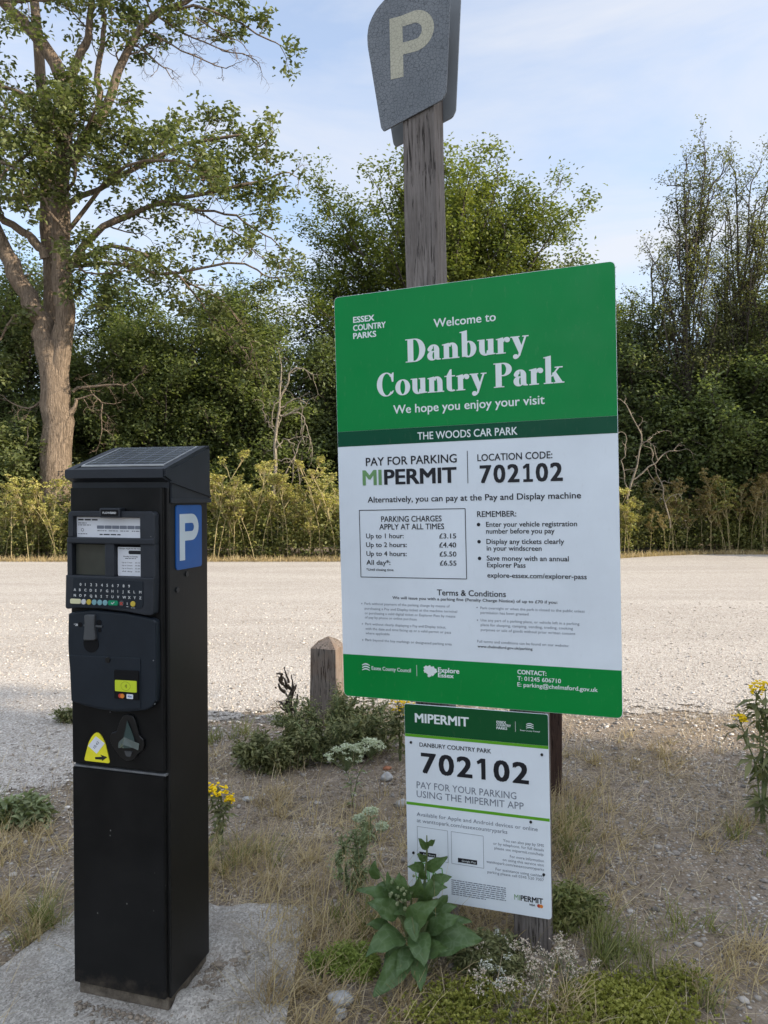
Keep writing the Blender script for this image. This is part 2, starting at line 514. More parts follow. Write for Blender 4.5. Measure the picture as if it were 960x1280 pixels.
class MB:
    """collects shapes into one mesh"""
    def __init__(s):
        s.v, s.f = [], []

    def add(s, V, F):
        o = len(s.v)
        s.v += [tuple(v) for v in V]
        s.f += [tuple(i + o for i in f) for f in F]

    def from_bm(s, bm):
        bm.verts.index_update()
        s.add([v.co[:] for v in bm.verts], [[v.index for v in f.verts] for f in bm.faces])
        bm.free()

    def box(s, x0, y0, z0, x1, y1, z1, bev=0, seg=2):
        bm = bmesh.new()
        bmesh.ops.create_cube(bm, size=1)
        for v in bm.verts:
            v.co = ((x0 + x1) / 2 + v.co.x * (x1 - x0), (y0 + y1) / 2 + v.co.y * (y1 - y0), (z0 + z1) / 2 + v.co.z * (z1 - z0))
        if bev:
            bmesh.ops.bevel(bm, geom=bm.edges[:], offset=bev, segments=seg, affect='EDGES', profile=.6)
        s.from_bm(bm)

    def prism(s, pts, y0, y1, bev=0, seg=2, axis='y', holes=None):
        """outline (x,z) pushed from y0 (front) to y1 (back); axis 'x' takes (y,z) outlines"""
        bm = bmesh.new()
        def mk(u, v, d):
            return bm.verts.new((u, d, v) if axis == 'y' else (d, u, v))
        a = [mk(u, v, y0) for u, v in pts]
        b = [mk(u, v, y1) for u, v in pts]
        n = len(pts)
        ff = bm.faces.new(a)
        bm.faces.new(b[::-1])
        for i in range(n):
            bm.faces.new((a[i], b[i], b[(i + 1) % n], a[(i + 1) % n]))
        bmesh.ops.recalc_face_normals(bm, faces=bm.faces[:])
        if bev:
            bmesh.ops.bevel(bm, geom=list(ff.edges), offset=bev, segments=seg, affect='EDGES', profile=.6)
        s.from_bm(bm)

    def tube(s, pts, rad, k=8, cap=True):
        V, F = tube_np(np.array(pts, float), np.array(rad if hasattr(rad, '__len__') else [rad] * len(pts), float), k)
        s.add(V, F.tolist())
        if cap:
            n = len(pts)
            o = len(s.v) - len(V)
            s.f.append(tuple(o + i for i in range(k))[::-1])
            s.f.append(tuple(o + (n - 1) * k + i for i in range(k)))

    def ball(s, c, r, sub=1, sq=(1, 1, 1), jit=0, rng=R):
        bm = bmesh.new()
        bmesh.ops.create_icosphere(bm, subdivisions=sub, radius=1)
        for v in bm.verts:
            j = 1 + rng.uniform(-jit, jit)
            v.co = (c[0] + v.co.x * r * sq[0] * j, c[1] + v.co.y * r * sq[1] * j, c[2] + v.co.z * r * sq[2] * j)
        s.from_bm(bm)

    def build(s, name, mat, parent=None, smooth=False, loc=None):
        me = bpy.data.meshes.new(name)
        me.from_pydata(s.v, [], s.f)
        me.materials.append(mat)
        if smooth:
            me.polygons.foreach_set('use_smooth', [True] * len(me.polygons))
        me.update()
        return link(name, me, parent, loc)


def tube_np(P, Rr, k=6):
    n = len(P)
    T = np.gradient(P, axis=0)
    T /= np.linalg.norm(T, axis=1, keepdims=True) + 1e-9
    ref = np.array([.31, .87, .38]) if abs(T[0] @ np.array([.31, .87, .38])) < .9 else np.array([.9, -.1, .4])
    A = np.cross(T, ref)
    A /= np.linalg.norm(A, axis=1, keepdims=True) + 1e-9
    B = np.cross(T, A)
    a = np.arange(k) / k * 2 * np.pi
    V = P[:, None] + Rr[:, None, None] * (np.cos(a)[None, :, None] * A[:, None] + np.sin(a)[None, :, None] * B[:, None])
    i = np.arange(n - 1)[:, None] * k
    j = np.arange(k)[None]
    F = np.stack([i + j, i + (j + 1) % k, i + k + (j + 1) % k, i + k + j], -1).reshape(-1, 4)
    return V.reshape(-1, 3), F


def rounded(pts, r, n=5):
    """polygon with rounded corners; r single or per corner"""
    out = []
    m = len(pts)
    for i in range(m):
        rr = r[i] if hasattr(r, '__len__') else r
        p = Vector(pts[i]); a = Vector(pts[i - 1]) - p; b = Vector(pts[(i + 1) % m]) - p
        if rr <= 0:
            out.append(tuple(p)); continue
        d = min(rr, a.length * .49, b.length * .49)
        p0 = p + a.normalized() * d
        p1 = p + b.normalized() * d
        for k in range(n + 1):
            t = k / n
            q = p0 * (1 - t) ** 2 + p * 2 * t * (1 - t) + p1 * t * t
            out.append(tuple(q))
    return out


def rect(x0, z0, x1, z1):
    return [(x0, z0), (x1, z0), (x1, z1), (x0, z1)]


def circ(cx, cz, r, n=16, sx=1):
    return [(cx + r * sx * math.cos(2 * math.pi * i / n), cz + r * math.sin(2 * math.pi * i / n)) for i in range(n)]


# ------------------------------------------------------------------ lettering
_fc = bpy.data.curves.new('lettering_source', 'FONT')
_fo = bpy.data.objects.new('lettering_source', _fc)
C.objects.link(_fo)


def glyphs(text, bold=0.0, res=3):
    _fc.body = text
    _fc.offset = bold
    _fc.resolution_u = res
    _fc.size = 1
    bpy.context.view_layer.update()
    dg = bpy.context.evaluated_depsgraph_get()
    me = bpy.data.meshes.new_from_object(_fo.evaluated_get(dg))
    V = np.array([v.co[:] for v in me.vertices]).reshape(-1, 3)
    F = [list(p.vertices) for p in me.polygons]
    bpy.data.meshes.remove(me)
    return V, F


CAP = {}
def cap_of(b):
    if b not in CAP:
        V, _ = glyphs('H', b)
        CAP[b] = (V[:, 1].max() - V[:, 1].min(), V[:, 1].min())
    return CAP[b]


WEIGHT = {'l': 0, 'r': 0, 'm': .013, 'b': .030}


def write(mb, text, x0, x1, base, cap, weight='r', y=0.0, res=2):
    """lettering set between x0 and x1 on a baseline, on the plane y; heavier weights are struck several times a hair apart"""
    V, F = glyphs(text, 0, res)
    ch, cz = cap_of(0)
    b = WEIGHT[weight]
    sz = cap / (ch + 1.2 * b)
    lx, hx = V[:, 0].min() - b, V[:, 0].max() + b
    sx = (x1 - x0) / (hx - lx) if x1 is not None else sz
    shifts = [(0, 0)] if b == 0 else [(-b, -.6 * b), (b, .6 * b), (-b, .6 * b), (b, -.6 * b)] + ([(0, 0)] if weight == 'b' else [])
    for k, (dx, dz) in enumerate(shifts):
        X = x0 + (V[:, 0] + dx - lx) * sx
        Z = base + (V[:, 1] + dz + .6 * b - cz) * sz
        mb.add(np.stack([X, np.full(len(X), y - k * .00004), Z], 1), F)


def write_code(mb, text, x0, x1, base, cap, y, foot):
    """bold numbers on even spacing, the 1 with a flag (and a foot when the printed face has one)"""
    n = len(text)
    adv = (x1 - x0) / (n - .14)
    for i, ch in enumerate(text):
        a = x0 + i * adv
        if ch != '1':
            write(mb, ch, a, a + adv * .86, base, cap, 'b', y, 3)
            continue
        w = adv * .23
        c = a + adv * .46
        mb.add([(u, y, v) for u, v in rect(c - w * .5, base, c + w * .5, base + cap)], [(0, 1, 2, 3)])
        mb.add([(u, y - .00004, v) for u, v in ((c - w * .5, base + cap), (c - adv * .36, base + cap * .84), (c - adv * .30, base + cap * .70), (c - w * .4, base + cap * .80))], [(0, 3, 2, 1)][::1])
        if foot:
            mb.add([(u, y - .00008, v) for u, v in rect(c - adv * .34, base, c + adv * .34, base + cap * .15)], [(0, 1, 2, 3)])


# heavy high-contrast serif letters drawn from stems, rings and serifs
def _ring(cx, cy, rx, ry, ix, iy, a0, a1, dx=0, n=28):
    q = []
    for i in range(n):
        A = [RAD(a0 + (a1 - a0) * k / n) for k in (i, i + 1)]
        o = [(cx + rx * math.cos(a), cy + ry * math.sin(a)) for a in A]
        w = [(cx + dx + ix * math.cos(a), cy + iy * math.sin(a)) for a in A]
        q.append([o[0], o[1], w[1], w[0]])
    return q


def _ball(cx, cy, r):
    return [circ(cx, cy, r, 14)]


def _bx(a, b, c, d):
    return [rect(a, b, c, d)]


def _flag(x0, x1, top):
    return [[(x0, top - .05), (x1, top), (x1, top - .12), (x0, top - .085)]]


SERIF = {
    'D': (.98, _bx(.1, 0, .35, 1) + _bx(0, 0, .45, .04) + _bx(0, .96, .45, 1) + _ring(.42, .5, .5, .5, .24, .455, -90, 90) + _bx(.3, 0, .43, .045) + _bx(.3, .955, .43, 1)),
    'P': (.84, _bx(.09, 0, .34, 1) + _bx(0, 0, .45, .04) + _bx(0, .96, .45, 1) + _ring(.42, .725, .38, .275, .15, .225, -90, 90) + _bx(.3, .45, .43, .5) + _bx(.3, .955, .43, 1)),
    'C': (.90, _ring(.46, .5, .46, .52, .25, .475, 42, 318, .035) + [[(.77, .60), (.82, .60), (.84, 1.0), (.80, 1.0), (.70, .86)]] + [[(.72, .12), (.80, .22), (.84, .22), (.76, .08)]]),
    'a': (.68, _bx(.34, .10, .56, .44) + _ring(.30, .43, .26, .235, .04, .19, -2, 165, 0) + _ball(.13, .47, .095) + _ring(.24, .19, .22, .205, .06, .155, 60, 330, .06) + _ring(.56, .12, .22, .12, .05, .08, 180, 290, .05) + _bx(.33, .33, .40, .375)),
    'n': (.79, _bx(.08, 0, .30, .60) + _flag(0, .30, .67) + _bx(0, 0, .37, .045) + _ring(.44, .40, .26, .27, .05, .20, 0, 150, -.02) + _bx(.48, 0, .70, .42) + _bx(.42, 0, .77, .045)),
    'u': (.79, _bx(.08, .24, .30, .66) + _bx(0, .615, .30, .66) + _ring(.34, .25, .26, .265, .06, .20, 180, 345, .02) + _bx(.47, .04, .69, .66) + _bx(.40, .615, .69, .66) + [[(.47, 0), (.77, .02), (.77, .06), (.69, .07), (.47, .12)]]),
    'b': (.76, _bx(.09, .02, .31, 1.06) + _flag(0, .31, 1.12) + _ring(.38, .325, .34, .345, .11, .29, -130, 135)),
    'r': (.60, _bx(.08, 0, .30, .60) + _flag(0, .30, .67) + _bx(0, 0, .40, .045) + _ball(.49, .555, .105) + _ring(.46, .42, .2, .25, .13, .18, 75, 165)),
    'y': (.74, [[(.05, .66), (.30, .66), (.48, .20), (.36, -.04)]] + [[(.62, .66), (.68, .66), (.38, -.16), (.30, -.16)]] + _bx(0, .615, .38, .66) + _bx(.52, .615, .76, .66) + _ball(.20, -.17, .10) + [[(.20, -.27), (.30, -.235), (.39, -.13), (.30, -.14)]]),
    'o': (.74, _ring(.36, .325, .36, .345, .135, .30, 0, 360)),
    't': (.52, _bx(.10, .14, .32, .64) + [[(.0, .62), (.10, .66), (.27, .92), (.32, .92), (.32, .615), (0, .615)]] + _bx(0, .615, .48, .66) + _ring(.34, .17, .24, .185, .05, .13, 180, 310, .03)),
    'k': (.84, _bx(.08, 0, .30, 1.06) + _flag(0, .30, 1.12) + _bx(0, 0, .39, .045) + [[(.29, .27), (.35, .27), (.68, .64), (.61, .64)]] + [[(.37, .42), (.50, .47), (.80, .02), (.52, .02)]] + _bx(.48, .615, .80, .66) + _bx(.44, 0, .86, .045)),
    ' ': (.30, []),
}


def write_serif(mb, text, x0, x1, base, cap, y):
    polys, adv = [], 0
    for ch in text:
        w, ps = SERIF[ch]
        for p in ps:
            polys.append([(x + adv, z) for x, z in p])
        adv += w + .035
    allx = [p[0] for q in polys for p in q]
    lo, hi = min(allx), max(allx)
    sx = (x1 - x0) / (hi - lo)
    for k, q in enumerate(polys):
        area = sum(q[i - 1][0] * q[i][1] - q[i][0] * q[i - 1][1] for i in range(len(q)))
        if area < 0: q = q[::-1]
        for j, dx in enumerate((-.014, .014)):
            mb.add([(x0 + (u - lo + dx) * sx, y - (k % 97) * .000004 - j * .0005, base + v * cap) for u, v in q], [list(range(len(q)))])


# ------------------------------------------------------------------ the ground
def sstep(a, b, x):
    t = np.clip((x - a) / (b - a), 0, 1)
    return t * t * (3 - 2 * t)


_rs = np.random.RandomState(3)
_waves = [(_rs.uniform(1.5, 11), _rs.uniform(0, 6.28), _rs.uniform(0, 6.28)) for _ in range(16)]


def gz(x, y):
    """height of the bare earth"""
    x = np.asarray(x, float); y = np.asarray(y, float)
    h = 0
    for f, a, p in _waves:
        h = h + np.sin(f * (x * math.cos(a) + y * math.sin(a)) + p) / f
    near = 1 - sstep(4.2, 5.6, y)
    pad = sstep(-.15, -.30, x) * sstep(2.95, 2.8, y) * sstep(-1.9, -1.6, x)
    return (h * .011 - .004) * near * (1 - .7 * pad) - .012 * (1 - near) - .016 * pad


def gzf(x, y):
    return float(gz(x, y))


def lines(*spans):
    out = []
    for a, b, s in spans:
        n = max(1, int(round((b - a) / s)))
        out += list(a + (b - a) * np.arange(n) / n)
    out.append(spans[-1][1])
    return np.array(out)


def sheet(name, xs, ys, zf, mat, smooth=True):
    X, Y = np.meshgrid(xs, ys)
    V = np.stack([X, Y, zf(X, Y)], -1).reshape(-1, 3)
    nx, ny = len(xs), len(ys)
    i = (np.arange(ny - 1)[:, None] * nx + np.arange(nx - 1)[None]).ravel()
    F = np.stack([i, i + 1, i + nx + 1, i + nx], 1)
    return mesh_np(name, V, F, mat, smooth)


xs = lines((-600, -60, 60), (-60, -6, 3), (-6, -2.6, .2), (-2.6, 2.6, .04), (2.6, 6, .2), (6, 60, 3), (60, 600, 60))
ys = lines((-600, -60, 60), (-60, 0, 3), (0, 1.4, .2), (1.4, 6, .04), (6, 30, 1), (30, 90, 6), (90, 900, 90))
tag(link('ground', sheet('ground', xs, ys, gz, M['soil'])), 'brown trodden soil with grit and dry straw around the signs', kind='structure')


def edge_line(x):
    return 4.75 - 2.0 * sstep(-.9, -2.2, x) + .12 * np.sin(x * 2.1) - .5 * sstep(2, 5, x)


xs = lines((-45, -9, 1.5), (-9, 9, .12), (9, 45, 1.5))
ys = lines((1.6, 6.5, .1), (6.5, 16.2, .6), (16.2, 21.6, .1))
me = sheet('car_park', xs, ys, lambda x, y: np.maximum(gz(x, y), -.003) + .004 + .0 * x, M['car_park'])
co = np.zeros(len(me.vertices) * 3, np.float32)
me.vertices.foreach_get('co', co)
co = co.reshape(-1, 3)
far = 17.55 + 2.2 * sstep(3.5, 9, co[:, 0])
mar = np.minimum(np.clip((co[:, 1] - edge_line(co[:, 0])) / 1.9 + .2, -1, 1.6), np.clip((far - co[:, 1]) / .5 + .5, -1, 1.6))
at = me.attributes.new('margin', 'FLOAT', 'POINT')
at.data.foreach_set('value', mar.astype(np.float32))
tag(link('car_park', me), 'pale gravel car park lying in low sunlight', kind='structure')

# concrete pad under the machine
slab = [(-1.62, 1.3), (-.30, 1.3), (-.38, 1.95), (-.44, 2.12), (-.36, 2.28), (-.42, 2.42), (-.33, 2.52), (-.30, 2.62), (-.42, 2.68), (-.55, 2.70), (-.70, 2.74), (-.9, 2.78), (-1.10, 2.80), (-1.17, 2.68)]
bm = bmesh.new()
rag = []
for i in range(len(slab)):
    a, b = Vector(slab[i]), Vector(slab[(i + 1) % len(slab)])
    n = max(2, int((b - a).length / .03))
    j = .006 if i in (0, len(slab) - 1) else .022
    for k in range(n):
        p = a.lerp(b, k / n)
        rag.append((p.x + R.uniform(-j, j), p.y + R.uniform(-j, j)))
top = [bm.verts.new((x, y, .0)) for x, y in rag]
bot = [bm.verts.new((x, y, -.06)) for x, y in rag]
n = len(rag)
ft = bm.faces.new(top)
for i in range(n):
    bm.faces.new((top[i], bot[i], bot[(i + 1) % n], top[(i + 1) % n]))
bmesh.ops.recalc_face_normals(bm, faces=bm.faces[:])
bmesh.ops.bevel(bm, geom=list(ft.edges), offset=.007, segments=2, affect='EDGES')
mb = MB(); mb.from_bm(bm)
tag(mb.build('pavement', M['concrete']), 'rough concrete pad under the ticket machine', kind='structure')


# ------------------------------------------------------------------ ticket machine
MZ = .035
mach = thing('ticket_machine', 'tall black parking ticket machine with solar top standing on a concrete pad', 'ticket machine',
             (-.9696, 2.2321, MZ), (0, 0, -.2677))
MW, MD = .3346, .2476


mb = MB(); mb.box(.012, .012, -.060, MW - .008, MD - .006, .004, .004)
mb.build('plinth', M['plinth'], mach)
mb = MB(); mb.box(.0, .016, .0, MW, MD, 1.545, .004)
cab = mb.build('cabinet', M['side_metal'], mach)
# upper and lower doors with rounded right edge
def door(z0, z1):
    m = MB()
    prof = rounded([(.002, .0), (MW - .010, .0), (MW - .010, .020), (.002, .020)], [.005, .014, 0, 0], 5)
    bm = bmesh.new()
    a = [bm.verts.new((x, y, z0)) for x, y in prof]
    b = [bm.verts.new((x, y, z1)) for x, y in prof]
    fa = bm.faces.new(a[::-1]); fb = bm.faces.new(b)
    for i in range(len(prof)):
        bm.faces.new((a[i], a[(i + 1) % len(prof)], b[(i + 1) % len(prof)], b[i]))
    bmesh.ops.recalc_face_normals(bm, faces=bm.faces[:])
    bmesh.ops.bevel(bm, geom=list(fa.edges) + list(fb.edges), offset=.002, segments=2, affect='EDGES')
    m.from_bm(bm)
    return m
d1 = door(.694, 1.545).build('upper_door', M['cabinet'], mach)
d2 = door(.004, .680).build('lower_door', M['cabinet'], mach)
mb = MB(); mb.box(.006, .0035, .6805, MW - .006, .018, .6865, .001)
mb.build('door_gap_trim', M['edge_metal'], mach)
# solar cap
cap_prof = [(-.014, 1.574), (-.014, 1.600), (.0, 1.603), (.04, 1.612), (.10, 1.632), (.17, 1.657), (.238, 1.679), (.256, 1.681), (.260, 1.674), (.260, 1.500), (.020, 1.500), (.020, 1.562)]
mb = MB()
bm = bmesh.new()
def cap_sec(x, ins):
    return [bm.verts.new((x, y, z)) for y, z in cap_prof]
a = cap_sec(-.010, 0); b = cap_sec(MW + .006, 0)
fa = bm.faces.new(a); fb = bm.faces.new(b[::-1])
nn = len(cap_prof)
for i in range(nn):
    bm.faces.new((a[i], b[i], b[(i + 1) % nn], a[(i + 1) % nn]))
bmesh.ops.recalc_face_normals(bm, faces=bm.faces[:])
bmesh.ops.bevel(bm, geom=list(fa.edges) + list(fb.edges), offset=.006, segments=2, affect='EDGES')
mb.from_bm(bm)
capo = mb.build('cap', M['plastic'], mach)
# side skirt step and raised slanting rib on the cap
mb = MB()
mb.prism([(.016, 1.566), (.256, 1.523), (.256, 1.517), (.016, 1.560)], MW + .004, MW + .0105, .001, axis='x')
mb.box(MW + .002, .022, 1.4985, MW + .010, .258, 1.512, .002)
mb.build('cap_rib', M['plastic'], capo)
# raised rims along the sloping top, then the panel between them
slope = [(.030, 1.6105), (.10, 1.634), (.17, 1.659), (.228, 1.678)]
mb = MB()
for x0, x1 in ((-.008, .020), (MW - .018, MW + .004)):
    mb.prism([(-.010, 1.600)] + [(y, z + .004) for y, z in slope] + [(.252, 1.6855), (.254, 1.672), (-.010, 1.592)], x0, x1, .0015, axis='x')
mb.prism([(.232, 1.676), (.254, 1.6855), (.254, 1.670), (.232, 1.668)], -.008, MW + .004, .001, axis='x')
mb.build('cap_rim', M['plastic'], capo)
def sloped_panel(x0, x1, s0, s1, lift):
    p0 = Vector((.022, 1.6085)); p1 = Vector((.232, 1.6805))
    a = p0.lerp(p1, s0); b = p0.lerp(p1, s1)
    m = MB()
    m.prism([(a.x, a.y + lift - .004), (a.x, a.y + lift), (b.x, b.y + lift), (b.x, b.y + lift - .004)], x0, x1, 0, axis='x')
    return m
sloped_panel(.022, MW - .020, .02, .97, .0045).build('panel_frame', M['alu'], capo)
sp = sloped_panel(.031, MW - .027, .06, .94, .0062).build('solar_panel', M['solar'], capo)

# upper fascia: a frame with openings, recessed back
FY = -.024
fas = MB()
def bar(x0, z0, x1, z1, y0=FY, y1=.001, b=.004):
    fas.box(x0, y0, z0, x1, y1, z1, b)
L0, L1 = .008, .313
fas.prism(rounded([(L0 + .006, 1.474), (L0 + .004, 1.395), (.031, 1.395), (.031, 1.458), (.263, 1.455), (.263, 1.392), (L1, 1.388), (L1 - .001, 1.474)], [.014, 0, 0, 0, 0, 0, 0, .014]), FY, .001, .003)
bar(L0 + .003, 1.376, L1, 1.3945, FY - .004)
bar(L0, 1.276, .026, 1.378)
bar(.1415, 1.276, .1745, 1.378)
bar(.2635, 1.276, L1, 1.378)
fas.prism(rounded([(L0 - .003, 1.174), (.05, 1.181), (.13, 1.182), (.22, 1.176), (.284, 1.168), (L1 - .004, 1.168), (L1, 1.279), (L0, 1.279)], [.012, 0, 0, 0, .004, .012, 0, 0]), FY - .006, .001, .004)
fas.box(.13, FY - .008, 1.455, .201, -.002, 1.484, .004)
fascia = fas.build('control_fascia', M['plastic'], mach)
mb = MB(); mb.box(.020, -.0035, 1.275, .27, .0005, 1.46, 0)
mb.build('recess_back', M['pit'], fascia)
mb = MB(); mb.box(.137, FY - .0095, 1.4605, .196, FY - .007, 1.479, .001)
bd = mb.build('name_badge', M['pit'], mach)
mb = MB(); write(mb, 'FLOWBIRD', .143, .190, 1.4665, .0062, 'b', FY - .0098)
mb.build('lettering', M['key_white'], bd)
# notice label
mb = MB(); mb.box(.031, -.006, 1.394, .263, -.004, 1.456, 0)
lab = mb.build('notice_label', M['paper'], mach)
mb = MB()
def dashes(m, x0, x1, z, h, y, rng, gap=.25):
    x = x0
    while x < x1 - h:
        w = min(h * rng.uniform(2.2, 6), x1 - x)
        m.add([(x, y, z), (x + w, y, z), (x + w, y, z + h), (x, y, z + h)], [(0, 1, 2, 3)])
        x += w + h * (.8 + gap)
rd = random.Random(5)
dashes(mb, .036, .105, 1.4455, .0042, -.0064, rd)
for z, x1 in ((1.4365, .066), (1.4305, .081), (1.4035, .068)):
    dashes(mb, .036, x1, z, .002, -.0064, rd)
for k in range(4):
    dashes(mb, .104 + k * .04, .136 + k * .04, 1.4135, .002, -.0064, rd)
dashes(mb, .112, .185, 1.4015, .0035, -.0064, rd)
for i in range(16):
    a0, a1 = 2 * math.pi * i / 16, 2 * math.pi * (i + 1) / 16
    mb.add([(.051 + r * math.cos(t), -.0064, 1.4165 + r * math.sin(t)) for r, t in ((.005, a0), (.005, a1), (.0036, a1), (.0036, a0))], [(0, 1, 2, 3)])
mb.build('lettering', M['ink'], lab)
mb = MB()
for k in range(6):
    mb.prism(rounded(rect(.103 + k * .0265, 1.4205, .1275 + k * .0265, 1.4305), .002, 3), -.0068, -.0060)
mb.build('tariff_boxes', M['grey_ink'], lab)
# screen and tariff card
mb = MB(); mb.box(.028, -.0075, 1.279, .1385, -.0045, 1.3735, .0015)
mb.build('screen', M['screen'], fascia)
mb = MB(); mb.prism(rounded(rect(.1765, 1.2800, .2625, 1.3665), .003, 3), -.0085, -.006)
card = mb.build('tariff_card', M['paper'], mach)
mb = MB()
write(mb, 'Charges Apply At All Times', .180, .259, 1.3605, .0036, 'm', -.0089)
write(mb, 'Monday to Sunday', .196, .246, 1.3365, .0040, 'm', -.0089)
dashes(mb, .202, .242, 1.3315, .0018, -.0089, rd)
for k, (a, b) in enumerate((('Up to 1 hour', '£3.15'), ('Up to 2 hours', '£4.40'), ('Up to 4 hours', '£5.50'), ('All day', '£6.55'))):
    write(mb, a, .191, .227, 1.3185 - k * .0088, .0036, 'm', -.0089)
    write(mb, b, .236, .252, 1.3185 - k * .0088, .0036, 'm', -.0089)
mb.prism(rounded(rect(.214, 1.3455, .2575, 1.3565), .005, 4), -.0091, -.0086)
mb.build('lettering', M['ink'], card)
# keypad
KY = FY - .006
mb = MB(); mb.prism(rounded([(.030, 1.182), (.278, 1.187), (.2775, 1.268), (.2, 1.271), (.036, 1.273)], [.008, .018, .004, 0, .004]), KY - .002, KY + .002, .001)
kp = mb.build('keypad', M['navy_plastic'], mach)
mb = MB()
K = KY - .0024
for i in range(10):
    x = .0600 + i * .0187
    write(mb, str(i), x, None, 1.2485, .0086, 'b', K)
for row, z in (('ABCDEFGHIJKLM', 1.2320), ('NOPQRSTUVWXYZ', 1.2150)):
    for i, ch in enumerate(row):
        x = .0385 + i * .0189 + (.002 if ch == 'I' else 0)
        write(mb, ch, x, None, z, .0080, 'b', K)
mb.build('lettering', M['key_white'], kp)
def button(outline, mat):
    m = MB(); m.prism(outline, K - .0022, K + .0012, .0009)
    return m.build('button', mat, kp)
button(rounded(rect(.0265, 1.1935, .0640, 1.2085), .005, 4), M['cream'])
for x, mt in ((.0740, 'key_white'), (.0925, 'gold'), (.1112, 'teal'), (.1305, 'teal'), (.1495, 'teal')):
    button(circ(x, 1.2005, .0082), M[mt])
bg_ = button(rounded(rect(.1600, 1.1935, .1935, 1.2082), .005, 4), M['mid_green'])
mb = MB()
mb.add([(.171, K - .0026, 1.2008), (.1725, K - .0026, 1.2026), (.1755, K - .0026, 1.1995), (.1752, K - .0026, 1.1965), (.1815, K - .0026, 1.2052), (.1832, K - .0026, 1.2040)], [(0, 1, 2, 3), (3, 2, 4, 5)])
mb.build('tick_mark', M['key_white'], kp)
rb_ = button(circ(.2060, 1.2005, .0082), M['hatch'])
mb = MB()
for q in range(2):
    a = math.pi / 4 + q * math.pi / 2
    c, s_ = math.cos(a), math.sin(a)
    mb.add([(.2060 + u * c - v * s_, K - .0026 - q * .0001, 1.2005 + u * s_ + v * c) for u, v in ((-.006, -.0014), (.006, -.0014), (.006, .0014), (-.006, .0014))], [(0, 1, 2, 3)])
mb.build('cross_mark', M['red'], kp)
button(circ(.2445, 1.2005, .0082), M['gold'])
mb = MB()
write(mb, 'i', .2234, None, 1.1965, .009, 'b', K)
dashes(mb, .2215, .2290, 1.1908, .0012, K, rd); dashes(mb, .237, .252, 1.1880, .0012, K, rd)
mb.build('key_symbol', M['key_white'], kp)

# lower payment panel
LY = -.022
low = [(.0085, 1.1600), (.03, 1.1665), (.0973, 1.1745), (.2066, 1.1700), (.27, 1.1625), (.304, 1.1565), (.3135, 1.148), (.3145, .9843), (.3112, .9116), (.295, .892), (.2757, .8829), (.22, .874), (.1739, .8705), (.12, .873), (.07, .879), (.026, .8878), (.017, .9217), (.0075, 1.03), (.0059, 1.0712)]
mb = MB(); mb.prism(rounded(low, .004, 2), LY, .001, .007, 3)
pay = mb.build('payment_panel', M['navy_plastic'], mach)
mb = MB(); mb.prism(rounded([(.020, .892), (.17, .8765), (.262, .888), (.262, 1.0385), (.014, 1.0335)], .006, 3), LY - .0025, LY + .001, .0018)
mb.build('lower_flap', M['navy_plastic'], pay)
mb = MB(); mb.prism(rounded([(.0724, 1.1609), (.1107, 1.1625), (.1075, 1.132), (.1136, 1.0849), (.0686, 1.0826), (.0745, 1.128)], [.008, .008, .012, .008, .008, .012], 4), LY - .010, LY, .004, 3)
mb.prism(rounded(rect(.066, 1.124, .132, 1.1295), .002, 3), LY - .004, LY, .001)
mb.build('coin_hatch', M['hatch'], pay)
mb = MB()
mb.prism(circ(.091, 1.072, .027, 24), LY - .0012, LY + .001)
for x, z, r in ((.0525, 1.1285, .0075), (.1195, 1.138, .0085), (.1215, 1.1145, .006)):
    mb.prism(circ(x, z, r, 16), LY - .0015, LY + .001)
mb.build('coin_recess', M['pit'], pay)
mb = MB(); mb.prism(circ(.151, 1.0273, .0085, 18), LY - .0055, LY, .0012)
mb.build('lock', M['black_metal'], pay)
mb = MB()
write(mb, '·»', .030, .046, 1.124, .010, 'b', LY - .0006)
mb.build('coin_symbol', M['key_white'], pay)
mb = MB(); mb.prism(rounded([(.1738, .9127), (.2585, .9135), (.2589, 1.0010), (.1738, .9990)], .004, 3), LY - .0065, LY, .002)
rdr = mb.build('card_reader', M['pit'], mach)
mb = MB(); mb.prism(rounded([(.1784, .9360), (.2527, .9362), (.2527, .9708), (.1784, .9695)], .003, 3), LY - .0080, LY - .006, .0005)
yl = mb.build('contactless_label', M['lime'], rdr)
mb = MB()
for k in range(3):
    r = .003 + k * .0028
    for i in range(6):
        a0, a1 = -.7 + 1.4 * i / 6, -.7 + 1.4 * (i + 1) / 6
        mb.add([(.2105 + q * math.cos(t), LY - .0084, .9535 + q * math.sin(t)) for q, t in ((r, a0), (r + .0013, a0), (r + .0013, a1), (r, a1))], [(0, 1, 2, 3)])
for i in range(22):
    a0, a1 = 2 * math.pi * i / 22, 2 * math.pi * (i + 1) / 22
    mb.add([(.2155 + q * 1.25 * math.cos(t), LY - .0084, .9535 + q * math.sin(t)) for q, t in ((.0125, a0), (.0131, a0), (.0131, a1), (.0125, a1))], [(0, 1, 2, 3)])
mb.build('contactless_symbol', M['ink'], rdr)
mb = MB(); mb.prism(circ(.1965, .9228, .0068, 18), LY - .0078, LY - .006)
mb.build('red_disc', M['red'], rdr)
mb = MB(); mb.prism(circ(.2035, .9228, .0068, 18), LY - .0081, LY - .006)
mb.build('orange_disc', M['orange'], rdr)
mb = MB(); mb.prism(rounded(rect(.2180, .9162, .2400, .9298), .002, 3), LY - .0078, LY - .006)
wc = mb.build('card_label', M['paper'], rdr)
mb = MB(); write(mb, 'VISA', .2215, .2365, .9205, .0055, 'b', LY - .0081)
mb.build('lettering', M['blue'], rdr)
